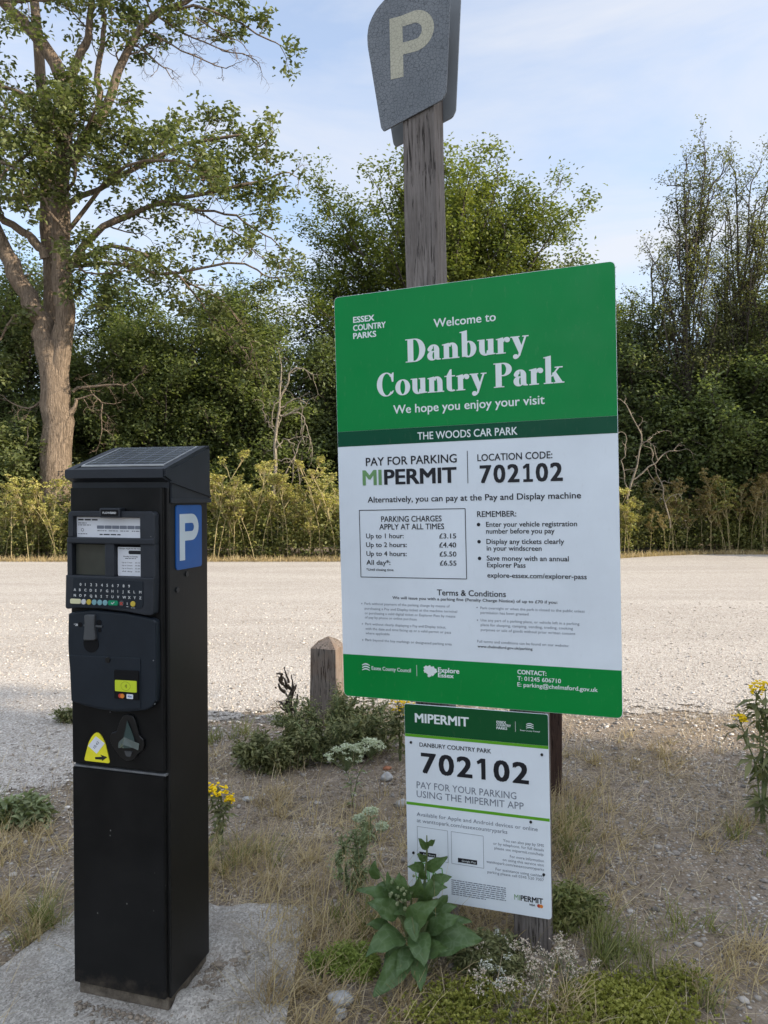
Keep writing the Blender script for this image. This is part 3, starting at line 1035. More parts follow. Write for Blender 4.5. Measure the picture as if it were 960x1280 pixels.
# bolts in the door
for x, z in ((.3055, 1.034), (.3095, .905), (.1415, .862), (.3005, 1.40)):
    mb = MB()
    mb.ball((x, -.023 if x > .2 else -.002, z), .0022, 1)
    mb.build('bolt', M['edge_metal'], mach)
# ticket cup
cup_out = [(.2102, .862), (.192, .858), (.1795, .838), (.168, .806), (.150, .802), (.1442, .788), (.147, .768), (.1585, .755), (.173, .737), (.184, .727), (.2, .7205), (.216, .721), (.232, .729), (.2397, .745), (.258, .757), (.264, .772), (.262, .790), (.247, .800), (.2415, .822), (.2340, .845), (.226, .858)]
mb = MB(); mb.prism(rounded(cup_out, .006, 2), -.010, .001, .003, 3)
cup = mb.build('ticket_outlet', M['black_metal'], mach)
mb = MB()
bm = bmesh.new()
P3 = [(.2085, -.014, .845), (.196, -.012, .80), (.1885, -.014, .782), (.177, -.012, .776), (.178, -.016, .759), (.190, -.022, .764), (.2105, -.034, .768), (.234, -.022, .767), (.2475, -.016, .759), (.248, -.012, .778), (.234, -.014, .785), (.226, -.012, .805)]
ctr = [(.2095, -.030, .800)]
vs = [bm.verts.new(p) for p in P3]; c0 = bm.verts.new(ctr[0]); c1 = bm.verts.new((.2105, -.035, .778))
for i in (0, 1, 2):
    bm.faces.new((vs[i], vs[i + 1], c0))
bm.faces.new((vs[3], vs[4], vs[5], c0)); bm.faces.new((vs[5], vs[6], c1)); bm.faces.new((vs[5], c1, c0)); bm.faces.new((vs[6], vs[7], c1)); bm.faces.new((c1, vs[7], c0))
bm.faces.new((vs[7], vs[8], vs[9], c0)); bm.faces.new((vs[9], vs[10], c0)); bm.faces.new((vs[10], vs[11], c0)); bm.faces.new((vs[11], vs[0], c0))
bmesh.ops.recalc_face_normals(bm, faces=bm.faces[:])
mb.from_bm(bm)
mb.build('flap', M['cup'], cup)
mb = MB(); mb.prism(rounded([(.196, .752), (.224, .752), (.218, .735), (.203, .735)], .004, 3), -.0125, -.009, .001)
mb.build('finger_notch', M['hatch'], cup)
# yellow instruction sticker
tri = rounded([(.047, .7045), (.1395, .7045), (.121, .772), (.0945, .802), (.067, .772)], [.008, .008, .02, .022, .02], 6)
mb = MB(); mb.prism(tri, -.0030, .001)
st = mb.build('yellow_sticker', M['yellow'], mach)
mb = MB(); mb.prism([(.062, .7515), (.093, .7300), (.1215, .7645), (.0905, .7835)][::-1], -.0036, -.0028)
tk = mb.build('ticket_picture', M['paper'], st)
mb = MB()
V, F = glyphs('10.43', 0, 2)
a = math.atan2(.0345, .0285)
ch, cz = cap_of(0)
k = .0090 / ch
u = (V[:, 0] - (V[:, 0].min() + V[:, 0].max()) / 2) * k
v = (V[:, 1] - cz) * k - .0045
mb.add(np.stack([.0918 + u * math.cos(a) - v * math.sin(a), np.full(len(u), -.0040), .7572 + u * math.sin(a) + v * math.cos(a)], 1), F)
mb.build('lettering', M['ink'], st)
mb = MB(); mb.prism([(.088, .7125), (.1125, .7135), (.1105, .7085), (.1305, .7225), (.106, .7285), (.1115, .7225), (.087, .7190)], -.0036, -.0028)
mb.build('arrow', M['ink'], st)
# blue P plate on the right flank
mb = MB(); mb.prism(rounded(rect(.052, 1.294, .2045, 1.492), .012, 5), MW + .0035, MW - .001, 0, axis='x')
bp = mb.build('parking_plate', M['blue'], mach)
def p_glyph(mb, x0, x1, z0, z1, stem, y, axis='y', thick=.0006, waist=.42):
    h = z1 - z0
    zi = z0 + h * waist
    cz = (z1 + zi) / 2; ro = (z1 - zi) / 2; ri = ro - stem * .92
    cx = x1 - ro
    arc = lambda r, a0, a1, n=14: [(cx + r * math.cos(RAD(a0 + (a1 - a0) * i / n)), cz + r * math.sin(RAD(a0 + (a1 - a0) * i / n))) for i in range(n + 1)]
    quads = [rect(x0, z0, x0 + stem, z1), rect(x0 + stem, zi, cx, zi + stem * .92), rect(x0 + stem, z1 - stem * .92, cx, z1)]
    o, w = arc(ro, -90, 90), arc(ri, -90, 90)
    for i in range(14):
        quads.append([o[i], o[i + 1], w[i + 1], w[i]])
    for q in quads:
        pts = [(u, y, v) if axis == 'y' else (y, u, v) for u, v in q]
        mb.add(pts, [(0, 1, 2, 3)])
mb = MB(); p_glyph(mb, .0705, .1835, 1.3215, 1.4645, .031, MW + .0040, 'x')
mb.build('letter', M['blue_white'], bp)
for y, z in ((.115, 1.2765), (.060, 1.2335)):
    mb = MB()
    mb.prism(circ(y, z, .0083, 16), MW + .0035, MW - .001, .001, axis='x')
    mb.build('side_lock', M['black_metal'], mach)

# ------------------------------------------------------------------ signs and posts
SIGN_ROT = Matrix.Rotation(-.3626, 4, 'Z') @ Matrix.Rotation(.0101, 4, 'X') @ Matrix.Rotation(-.0215, 4, 'Y')
SIGN_M = Matrix.Translation((.2942, 2.5, 1.5597)) @ SIGN_ROT
sign = thing('welcome_sign', 'large green and white country park welcome board with parking charges fixed to two grey posts', 'sign')
sign.matrix_world = SIGN_M
HW, HH = .4925, .735
RR_ = .020
mb = MB(); mb.prism(rounded(rect(-HW, -HH, HW, HH), RR_, 6), 0, .004, .0006, 1)
board = mb.build('board', M['sign_white'], sign)
e = .0012
mb = MB(); mb.prism(rounded([(-HW + e, .2425), (HW - e, .2425), (HW - e, HH - e), (-HW + e, HH - e)], [0, 0, RR_, RR_], 6), -.0006, .001)
mb.build('header_panel', M['sign_green'], sign)
mb = MB(); mb.prism(rect(-HW + e, .187, HW - e, .2420), -.0007, .001)
mb.build('name_band', M['band_green'], sign)
mb = MB(); mb.prism(rounded([(-HW + e, -HH + e), (HW - e, -HH + e), (HW - e, -.579), (-HW + e, -.579)], [RR_, RR_, 0, 0], 6), -.0006, .001)
mb.build('footer_panel', M['footer_green'], sign)
TX = -.0011
blocks = {}
wh, bk, fine, fine2 = MB(), MB(), MB(), MB()
for t in [('ESSEX', -.4181, -.3352, .6342, .0215, 'b'), ('COUNTRY', -.4189, -.2922, .6047, .0215, 'b'), ('PARKS', -.4196, -.3294, .5760, .0215, 'b'),
          ('Welcome to', -.1143, .1053, .5860, .0295, 'm'), ('We hope you enjoy your visit', -.2709, .2630, .2950, .0305, 'm'),
          ('THE WOODS CAR PARK', -.1827, .1709, .1985, .0262, 'm'), ('Essex County Council', -.3786, -.2273, -.6309, .0135, 'm'),
          ('Explore', -.1260, -.0485, -.6241, .0180, 'b'), ('Essex', -.1263, -.0689, -.6411, .0150, 'b'),
          ('CONTACT:', .1545, .2517, -.6116, .0150, 'b'), ('T: 01245 606710', .1541, .2989, -.6331, .0142, 'm'), ('E: parking@chelmsford.gov.uk', .1538, .4161, -.6539, .0142, 'm')]:
    write(wh, t[0], t[1], t[2], t[3], t[4], t[5], TX, 3)
write_serif(wh, 'Danbury', -.2187, .2129, .4733, .0815, TX)
write_serif(wh, 'Country Park', -.3305, .3266, .3606, .0820, TX)
def strip(m, pts, w, y):
    for i in range(len(pts) - 1):
        a, b = Vector(pts[i]), Vector(pts[i + 1])
        d = (b - a).normalized() * w / 2
        n = Vector((-d.y, d.x))
        m.add([(p.x, y, p.y) for p in (a - d * .2 - n, b + d * .2 - n, b + d * .2 + n, a - d * .2 + n)], [(0, 1, 2, 3)])
def waves(m, x0, x1, z0, z1, w, y):
    for k in range(3):
        z = z0 + (z1 - z0) * (k + .5) / 3
        h = (z1 - z0) * .09
        mid = (x0 + x1) / 2
        top = [(x0 + (x1 - x0) * i / 8, z + h * 2.2 * math.sin(math.pi * i / 8) - h) for i in range(9)]
        for i in range(8):
            t = .5 + .5 * math.sin(math.pi * (i + .5) / 8)
            strip(m, top[i:i + 2], w * t, y - (i % 2) * .0001)
waves(wh, -.4159, -.3860, -.6360, -.6090, .0050, TX)
strip(wh, [(-.205, -.603), (-.205, -.642)], .0014, TX)
wh.build('white_lettering', M['letter_white'], sign)
for t in [('PAY FOR PARKING', -.3819, -.0415, .1132, .0295, 'm'), ('PERMIT', -.3123, -.0430, .0430, .0547, 'b'),
          ('LOCATION CODE:', .0314, .2846, .1145, .0235, 'm'),
          ('Alternatively, you can pay at the Pay and Display machine', -.3785, .3742, -.0200, .0210, 'm'),
          ('PARKING CHARGES', -.3275, -.1005, -.0907, .0205, 'm'), ('APPLY AT ALL TIMES', -.3353, -.0921, -.1182, .0200, 'm'),
          ('Up to 1 hour:', -.3880, -.2427, -.1497, .0172, 'm'), ('£3.15', -.1109, -.0495, -.1505, .0172, 'm'),
          ('Up to 2 hours:', -.3888, -.2318, -.1815, .0172, 'm'), ('£4.40', -.1116, -.0501, -.1820, .0172, 'm'),
          ('Up to 4 hours:', -.3884, -.2326, -.2138, .0172, 'm'), ('£5.50', -.1111, -.0497, -.2138, .0172, 'm'),
          ('All day*:', -.3893, -.2957, -.2460, .0172, 'm'), ('£6.55', -.1107, -.0504, -.2455, .0172, 'm'),
          ('*Until closing time', -.3898, -.2843, -.2678, .0088, 'm'), ('REMEMBER:', .0265, .1613, -.0769, .0195, 'm'),
          ('Enter your vehicle registration', .0571, .3600, -.1111, .0169, 'm'), ('number before you pay', .0566, .2871, -.1342, .0169, 'm'),
          ('Display any tickets clearly', .0570, .3175, -.1696, .0169, 'm'), ('in your windscreen', .0576, .2437, -.1926, .0169, 'm'),
          ('Save money with an annual', .0569, .3315, -.2268, .0169, 'm'), ('Explorer Pass', .0575, .1893, -.2499, .0169, 'm'),
          ('explore-essex.com/explorer-pass', .0579, .3876, -.2850, .0165, 'm'), ('Terms & Conditions', -.1233, .1206, -.3509, .0205, 'm'),
          ('We will issue you with a parking fine (Penalty Charge Notice) of up to £70 if you:', -.2915, .2922, -.3687, .0100, 'm'),
          ('www.chelmsford.gov.uk/parking', .0184, .2070, -.5282, .0088, 'm')]:
    key = 'code_lettering' if t[3] > .03 else ('payment_lettering' if t[3] > -.03 else ('terms_lettering' if t[3] < -.3 else ('price_lettering' if t[1] < 0 else 'reminder_lettering')))
    blocks.setdefault(key, MB())
    write(blocks[key], t[0], t[1], t[2], t[3], t[4], t[5], TX, 3)
write_code(blocks['code_lettering'], '702102', .0387, .3172, .0387, .0610, TX, True)
for key in blocks:
    blocks[key].build(key, M['ink'], sign)
for x, z in ((.0308, -.1030), (.0313, -.1621), (.0318, -.2195)):
    mb = MB(); mb.add([(a, TX, b) for a, b in circ(x, z, .0062, 14)], [tuple(range(14))])
    mb.build('bullet_mark', M['ink'], sign)
strip(bk, [(-.0035, .1515), (-.0035, .0400)], .0024, TX)
bk.build('divider_line', M['ink'], sign)
for t in [('Park without payment of the parking charge by means of', -.4004, -.0781, -.3927), ('purchasing a Pay and Display ticket at the machine terminal', -.4004, -.0517, -.4105),
          ('or purchasing a valid digital ticket or Explorer Pass by means', -.4004, -.0587, -.4275), ('of pay by phone or online purchase', -.4004, -.2008, -.4432),
          ('Park without clearly displaying a Pay and Display ticket,', -.3994, -.0931, -.4674), ('with the date and time facing up or a valid permit or pass', -.3994, -.0755, -.4846),
          ('where applicable', -.3994, -.3055, -.5011), ('Park beyond the bay markings or designated parking area', -.4003, -.0742, -.5259),
          ('Park overnight or when the park is closed to the public unless', .0312, .3791, -.3946), ('permission has been granted', .0312, .1957, -.4108),
          ('Use any part of a parking place, or vehicle left in a parking', .0312, .3617, -.4367), ('place for sleeping, camping, vending, trading, cooking', .0312, .3407, -.4530),
          ('purposes or sale of goods without prior written consent', .0312, .3484, -.4698), ('Full terms and conditions can be found on our website:', .0176, .3269, -.5109)]:
    write(fine if t[1] < 0 else fine2, t[0], t[1], t[2], t[3], .0088, 'r', TX, 2)
for x, z in ((-.4113, -.3889), (-.4110, -.4639), (-.4112, -.5231), (.0195, -.3895), (.0200, -.4333)):
    fine.add([(a, TX, b) for a, b in circ(x, z, .0022, 8)], [tuple(range(8))])
fine.build('small_print', M['grey_ink'], sign)
fine2.build('small_print', M['grey_ink'], sign)
mb = MB(); write(mb, 'MI', -.3962, -.3215, .0430, .0550, 'b', TX, 3)
mb.build('green_lettering', M['letter_green'], sign)
mb = MB()
for a, b in (((-.4121, -.0474), (-.0152, -.0474)), ((-.0152, -.0474), (-.0152, -.2915)), ((-.0152, -.2915), (-.4121, -.2915)), ((-.4121, -.2915), (-.4121, -.0474))):
    strip(mb, [a, b], .0026, TX - (.0001 if a[0] == b[0] else 0))
mb.build('price_box', M['ink'], sign)
mb = MB()
rd = random.Random(11)
for k, (x, z, r) in enumerate(((-.170, -.612, .0085), (-.158, -.611, .0095), (-.146, -.613, .0090), (-.138, -.620, .0085), (-.150, -.622, .0095), (-.163, -.622, .0095), (-.172, -.622, .007), (-.157, -.632, .0085), (-.147, -.631, .007), (-.160, -.639, .0045))):
    pts = [(x + r * (1 + .18 * math.sin(5 * t + k)) * math.cos(t), z + r * (1 + .18 * math.sin(5 * t + k)) * math.sin(t)) for t in [2 * math.pi * i / 20 for i in range(20)]]
    mb.add([(a, TX - k * .00004, b) for a, b in pts], [tuple(range(20))])
mb.build('emblem', M['letter_white'], sign)
# fixing rails behind the board
for z in (.46, -.05, -.50):
    mb = MB(); mb.box(-.30, .0045, z - .02, .30, .0235, z + .02, .002)
    mb.build('fixing_rail', M['alu'], sign)

pay_sign = thing('payment_sign', 'small white and dark green phone payment notice below the large welcome board', 'sign')
PAY_M = Matrix.Translation((.3196, 2.5005, .4675)) @ Matrix.Rotation(RAD(-19), 4, 'Z') @ Matrix.Rotation(RAD(.58), 4, 'X') @ Matrix.Rotation(RAD(-1.15), 4, 'Y')
pay_sign.matrix_world = PAY_M
PW, PH = .2535, .3500
mb = MB(); mb.prism(rounded(rect(-PW, -PH, PW, PH), [.010, .014, .008, .008], 5), 0, .004, .0006, 1)
mb.build('board', M['sign_white'], pay_sign)
mb = MB(); mb.prism(rounded([(-PW + e, .2425), (PW - e, .2425), (PW - e, PH - e), (-PW + e, PH - e)], [0, 0, .008, .008], 4), -.0006, .001)
mb.build('header_panel', M['header_green'], pay_sign)
for z0, z1 in ((.2320, .2420), (-.0145, -.0045)):
    mb = MB(); mb.prism(rect(-PW + e, z0, PW - e, z1), -.0006, .001)
    mb.build('stripe', M['lime_stripe'], pay_sign)
wh, bk, fine, gr = MB(), MB(), MB(), MB()
for t in [('MIPERMIT', -.2142, -.0186, .2853, .0330, 'b'), ('ESSEX', .0783, .1115, .3060, .0085, 'b'), ('COUNTRY', .0781, .1275, .2960, .0085, 'b'), ('PARKS', .0779, .1148, .2856, .0085, 'b'), ('Essex County Council', .1590, .2248, .2866, .0046, 'm')]:
    write(wh, *t, TX, 3)
waves(wh, .1792, .2038, .2955, .3150, .0032, TX)
strip(wh, [(.143, .317), (.143, .282)], .0010, TX)
wh.build('white_lettering', M['letter_white'], pay_sign)
for t in [('DANBURY COUNTRY PARK', -.1992, .0579, .1993, .0150, 'm'), 
          ('PERMIT', .1500, .2257, -.2999, .0190, 'b'), ('VISA', .1785, .1991, -.3125, .0074, 'b')]:
    write(bk, *t, TX, 3)
write_code(bk, '702102', -.1950, .1854, .1051, .0730, TX, False)
bk.build('black_lettering', M['ink'], pay_sign)
for t in [('PAY FOR YOUR PARKING', -.2128, .1418, .0488, .0240, 'r'), ('USING THE MIPERMIT APP', -.2135, .1663, .0161, .0240, 'r'),
          ('Available for Apple and Android devices or online', -.2148, .2121, -.0521, .0136, 'r'), ('at wanttopark.com/essexcountryparks', -.2153, .1087, -.0747, .0136, 'r'),
          ('You can also pay by SMS', .0934, .2318, -.1035, .0095, 'r'), ('or by telephone, for full details', .0591, .2315, -.1185, .0095, 'r'), ('please see mipermit.com/help', .0632, .2298, -.1341, .0095, 'r'),
          ('For more information', .1162, .2309, -.1560, .0095, 'r'), ('on using this service visit', .0908, .2307, -.1706, .0095, 'r'), ('wanttopark.com/essexcountryparks', .0341, .2305, -.1854, .0095, 'r'),
          ('For assistance using cashless', .0657, .2301, -.2075, .0095, 'r'), ('parking please call 0345 520 7007', .0372, .2299, -.2213, .0095, 'r')]:
    write(fine, *t, TX, 2)
rd = random.Random(2)
for k in range(8):
    dashes(fine, -.0926, .10 - (k == 7) * .07, -.2665 - k * .0072, .0030, TX, rd, .1)
for q in ([(-.2141, -.0900), (-.1024, -.0920), (-.1024, -.2050), (-.2141, -.2035)], [(-.0895, -.0925), (.0245, -.0935), (.0245, -.2068), (-.0895, -.2060)]):
    for i in range(4):
        strip(fine, [q[i], q[(i + 1) % 4]], .0012, TX - .0001 * (i % 2))
fine.build('small_print', M['grey_ink'], pay_sign)
mb = MB()
for x0, x1, z0, z1 in ((-.2083, -.1462, -.1945, -.1805), (-.0670, .0010, -.1985, -.1830)):
    mb.prism(rect(x0, z0, x1, z1), -.0012, -.0004)
bs = mb.build('store_badges', M['ink'], pay_sign)
mb = MB()
write(mb, 'App Store', -.195, -.150, -.1905, .0060, 'r', -.0016)
write(mb, 'Google Play', -.053, -.003, -.1940, .0065, 'r', -.0016)
mb.build('lettering', M['letter_white'], bs)
write(gr, 'P', -.1606, -.1455, -.2662, .0181, 'm', TX)
for q in ([(-.2262, -.2215), (-.1800, -.2200), (-.1770, -.3119), (-.2186, -.3125)], [(-.1755, -.2330), (-.1258, -.2300), (-.1215, -.2850), (-.1715, -.2870)], [(-.2230, -.275), (-.1785, -.275)], [(-.1725, -.277), (-.1222, -.275)]):
    for i in range(len(q) if len(q) > 2 else 1):
        strip(gr, [q[i], q[(i + 1) % len(q)]], .0032, TX - .0001 * (i % 2) - (.0002 if len(q) == 2 else 0))
gr.build('parking_symbol', M['letter_bright_green'], pay_sign)
mb = MB(); write(mb, 'MI', .1286, .1478, -.2999, .0190, 'r', TX)
mb.build('green_lettering', M['letter_green'], pay_sign)
mb = MB(); mb.add([(a, TX, b) for a, b in circ(.2115, -.3085, .0062, 16)], [tuple(range(16))])
mb.build('red_disc', M['red'], pay_sign)
mb = MB(); mb.add([(a, TX - .0002, b) for a, b in circ(.2195, -.3085, .0062, 16)], [tuple(range(16))])
mb.build('orange_disc', M['orange'], pay_sign)
for x, z in ((-.2308, .2115), (.2302, .2114), (.1891, -.0233), (-.2306, -.188), (.2296, -.198)):
    mb = MB(); mb.prism(circ(x, z, .0048, 12), -.0030, .001, .001)
    mb.build('screw', M['screw'], pay_sign)

def post_mesh(x0, x1, y0, y1, z0, z1, seed):
    """square post with worn corners and slight waviness, sign-local axes"""
    rng = np.random.RandomState(seed)
    prof = rounded([(x0, y0), (x1, y0), (x1, y1), (x0, y1)], .007, 3)
    zs = np.linspace(z0, z1, 60)
    V, F = [], []
    n = len(prof)
    cx, cy = (x0 + x1) / 2, (y0 + y1) / 2
    jit = rng.uniform(-.0012, .0012, (1, n)).repeat(60, 0)
    for i, z in enumerate(zs):
        for j, (x, y) in enumerate(prof):
            d = jit[i, j] + .0012 * math.sin(z * 7 + j)
            V.append((x + (x - cx) / .06 * d, y + (y - cy) / .06 * d, z))
    for i in range(59):
        for j in range(n):
            F.append((i * n + j, i * n + (j + 1) % n, (i + 1) * n + (j + 1) % n, (i + 1) * n + j))
    F.append(tuple(range(n))[::-1]); F.append(tuple(59 * n + j for j in range(n)))
    m = MB(); m.add(V, F)
    return m
marker = thing('marker_post', 'tall weathered grey post behind the welcome board topped by two grey P plates', 'post')
marker.matrix_world = SIGN_M
post_mesh(-.2205, -.1015, .0243, .1425, -1.64, 1.70, 1).build('post', M['post_wood'], marker)
plate = [(-.2900, 1.3068), (-.0683, 1.3715), (-.0555, 1.395), (-.0343, 1.703), (-.0230, 1.865), (-.12, 1.848), (-.22, 1.800), (-.2754, 1.7664), (-.306, 1.742), (-.3250, 1.716), (-.3380, 1.690), (-.3440, 1.655), (-.3430, 1.618), (-.3364, 1.5752), (-.2990, 1.320)]
plr = rounded(plate, [.006, .010, .006, .0, .01, .02, .02, .012, .012, .01, .01, .01, .01, .01, .006], 3)
mb = MB(); mb.prism(plr, .0165, .0225, .0008, 1)
pf = mb.build('front_plate', M['crazed'], marker)
mb = MB(); mb.prism(plr, .1445, .1505, .0008, 1)
pb = mb.build('rear_plate', M['plate_back'], marker)
mb = MB()
y = .0160
for q in [rect(-.2575, 1.4815, -.2095, 1.694)]:
    mb.add([(a, y, b) for a, b in q], [(0, 1, 2, 3)])
# open bowl of the P
cx, cz = -.165, 1.6290
no = 18
outer = [(-.2095, 1.5585)] + [(-.165 + .071 * math.cos(RAD(t)), 1.629 + .0705 * math.sin(RAD(t))) for t in np.linspace(-90, 90, no)] + [(-.2095, 1.6945)]
inner = [(-.2095, 1.6000)] + [(-.165 + .027 * math.cos(RAD(t)), 1.629 + .0285 * math.sin(RAD(t))) for t in np.linspace(-90, 90, no)] + [(-.2095, 1.6560)]
for i in range(len(outer) - 1):
    mb.add([(a, y, b) for a, b in (outer[i], outer[i + 1], inner[i + 1], inner[i])], [(0, 1, 2, 3)])
mb.build('letter', M['crazed_cream'], pf)
rightp = tag(post_mesh(.1205, .2395, .0243, .1425, -1.66, .60, 2).build('wooden_post', M['post_wood']), 'short grey square post under the payment sign with its foot among white flowers', 'post')
rightp.matrix_world = SIGN_M


def bollard(name, label, x, y, w, h, yaw, mat, seed, lean=0.0):
    rng = random.Random(seed)
    m = post_mesh(-w / 2, w / 2, -w / 2, w / 2, -.12, h - .072, seed)
    # weathered pyramid top
    n = len(rounded([(0, 0), (1, 0), (1, 1), (0, 1)], .1, 3))
    ring = m.v[-n:]
    m.f.pop()
    o = len(m.v)
    for i, v in enumerate(ring):
        m.v.append((v[0] * .55 + rng.uniform(-.004, .004), v[1] * .55 + rng.uniform(-.004, .004), h - .030 + rng.uniform(-.004, .004)))
    m.v.append((.004, 0, h))
    for i in range(n):
        m.f.append((o - n + i, o - n + (i + 1) % n, o + (i + 1) % n, o + i))
        m.f.append((o + i, o + (i + 1) % n, o + n))
    t = tag(m.build(name, mat, None, False, (x, y, 0)), label, 'bollard', 'wooden bollards along the edge of the car park')
    t.rotation_euler = (0, lean, yaw)
    return t
bollard('wooden_bollard', 'weathered grey bollard with pointed top rising out of the leafy bush', -.385, 4.95, .185, .60, -.30, M['bollard_wood'], 5)
bollard('wooden_bollard', 'dark stained bollard standing behind the lower right of the payment sign', .865, 3.84, .165, .66, -.25, M['dark_wood'], 6)

bpy.data.objects.remove(_fo)
bpy.data.curves.remove(_fc)


# ------------------------------------------------------------------ vegetation tools
def unit(a):
    return a / (np.linalg.norm(a, axis=-1, keepdims=True) + 1e-9)


def leaves_np(Pc, rng, L, Wd, flat=.6, droop=.15, dirs=None, fold=.18):
    """leaf-shaped faces (two folded triangles pairs) at points Pc"""
    n = len(Pc)
    d = rng.normal(size=(n, 3))
    d[:, 2] = d[:, 2] * .5 - droop
    if dirs is not None:
        d = d * .6 + dirs
    d = unit(d)
    up = np.tile([0, 0, 1.0], (n, 1)) + rng.normal(size=(n, 3)) * (1 - flat)
    s = unit(np.cross(d, up))
    nn = np.cross(s, d)
    l = (L * rng.uniform(.65, 1.25, n))[:, None]
    w = (Wd * rng.uniform(.7, 1.2, n))[:, None]
    V = np.stack([Pc, Pc + d * l * .5 + s * w * .5 + nn * l * fold, Pc + d * l, Pc + d * l * .5 - s * w * .5 + nn * l * fold], 1).reshape(-1, 3)
    F = np.arange(4 * n).reshape(n, 4)
    return V, F


class Wood:
    def __init__(s):
        s.V, s.F, s.n = [], [], 0

    def tube(s, P, Rr, k):
        V, F = tube_np(np.asarray(P, float), np.asarray(Rr, float), k)
        s.V.append(V); s.F.append(F + s.n); s.n += len(V)

    def mesh(s, name, mat):
        return mesh_np(name, np.concatenate(s.V), np.concatenate(s.F), mat, True)


def smooth_line(pts, n, rng=None, wob=0):
    P = np.array(pts, float)
    t = np.linspace(0, len(P) - 1, n)
    out = []
    for u in t:
        i = min(int(u), len(P) - 2); f = u - i
        p0, p1, p2, p3 = P[max(i - 1, 0)], P[i], P[i + 1], P[min(i + 2, len(P) - 1)]
        out.append(.5 * (2 * p1 + (p2 - p0) * f + (2 * p0 - 5 * p1 + 4 * p2 - p3) * f * f + (3 * p1 - p0 - 3 * p2 + p3) * f ** 3))
    out = np.array(out)
    if wob and rng is not None:
        out[1:-1] += rng.normal(size=(n - 2, 3)) * wob
    return out


LEAFY = (2, 3, 4, 5)


def twig(wood, tips, rng, p, d, L, r, depth, kids=4, up=.12, wander=.28, k=4):
    n = 5
    P = [p]
    for i in range(n):
        d = unit(d + rng.normal(size=3) * wander + np.array([0, 0, up]) * .5)
        P.append(P[-1] + d * L / n)
    P = np.array(P)
    wood.tube(P, np.linspace(r, r * .35, n + 1), k)
    if depth == 0:
        for q in LEAFY:
            tips.append(P[q])
        return
    for j in range(kids):
        t = rng.uniform(.3, 1.0)
        i = min(int(t * n), n - 1)
        q = P[i] + (P[i + 1] - P[i]) * (t * n - i)
        ax = unit(P[i + 1] - P[i])
        side = unit(np.cross(ax, rng.normal(size=3)))
        nd = unit(ax * rng.uniform(.35, .9) + side * rng.uniform(.6, 1.0) + np.array([0, 0, up]))
        twig(wood, tips, rng, q, nd, L * rng.uniform(.45, .7), r * .5, depth - 1, kids, up, wander, 3)
    tips.append(P[-1])


def limb(wood, tips, rng, pts, r0, r1, n=12, k=8, start=.25, step=.35, length=1.6, depth=1, kids=4, up=.12, wob=.03, fade=.5):
    P = smooth_line(pts, n, rng, wob)
    Rr = np.linspace(r0, r1, n) * (1 + rng.normal(size=n) * .05)
    wood.tube(P, Rr, k)
    seg = np.linalg.norm(np.diff(P, axis=0), axis=1)
    tot = seg.sum(); cum = np.concatenate([[0], np.cumsum(seg)])
    s = start * tot
    while s < tot and length > 0:
        i = min(np.searchsorted(cum, s) - 1, n - 2); i = max(i, 0)
        f = (s - cum[i]) / seg[i]
        q = P[i] + (P[i + 1] - P[i]) * f
        ax = unit(P[i + 1] - P[i])
        side = unit(np.cross(ax, rng.normal(size=3)))
        d = unit(ax * rng.uniform(.3, .9) + side + np.array([0, 0, up]))
        twig(wood, tips, rng, q, d, length * rng.uniform(.6, 1.2) * (1 - fade * s / tot), max(.015, Rr[i] * .3), depth, kids, up)
        s += step * rng.uniform(.6, 1.4)
    if length > 0:
        twig(wood, tips, rng, P[-1], unit(P[-1] - P[-2]), length * .7, max(.01, r1), depth, kids, up)
    return P


def crown_mesh(name, tips, rng, per, spread, L, Wd, mat, flat=.6, droop=.15):
    T = np.array(tips)
    Pc = np.repeat(T, per, 0) + rng.normal(size=(len(T) * per, 3)) * spread * np.array([1, 1, .75])
    V, F = leaves_np(Pc, rng, L, Wd, flat, droop)
    return mesh_np(name, V, F, mat)


def at(px, py, Y):
    """a point of the place from where it shows in the photograph and how far away it stands"""
    return ((px - 480) / 905 * Y, Y, EYE + (622 - py) / 905 * Y)


def finish_tree(root, wood, bark, tips, rng, per, spread, L, Wd, leafm, flat=.6, droop=.15):
    ox = np.array(root.location)
    for i in range(len(wood.V)): wood.V[i] = wood.V[i] - ox
    link('trunk', wood.mesh('trunk', bark), root)
    link('crown', crown_mesh('crown', np.array(tips) - ox, rng, per, spread, L, Wd, leafm, flat, droop), root)
    return root


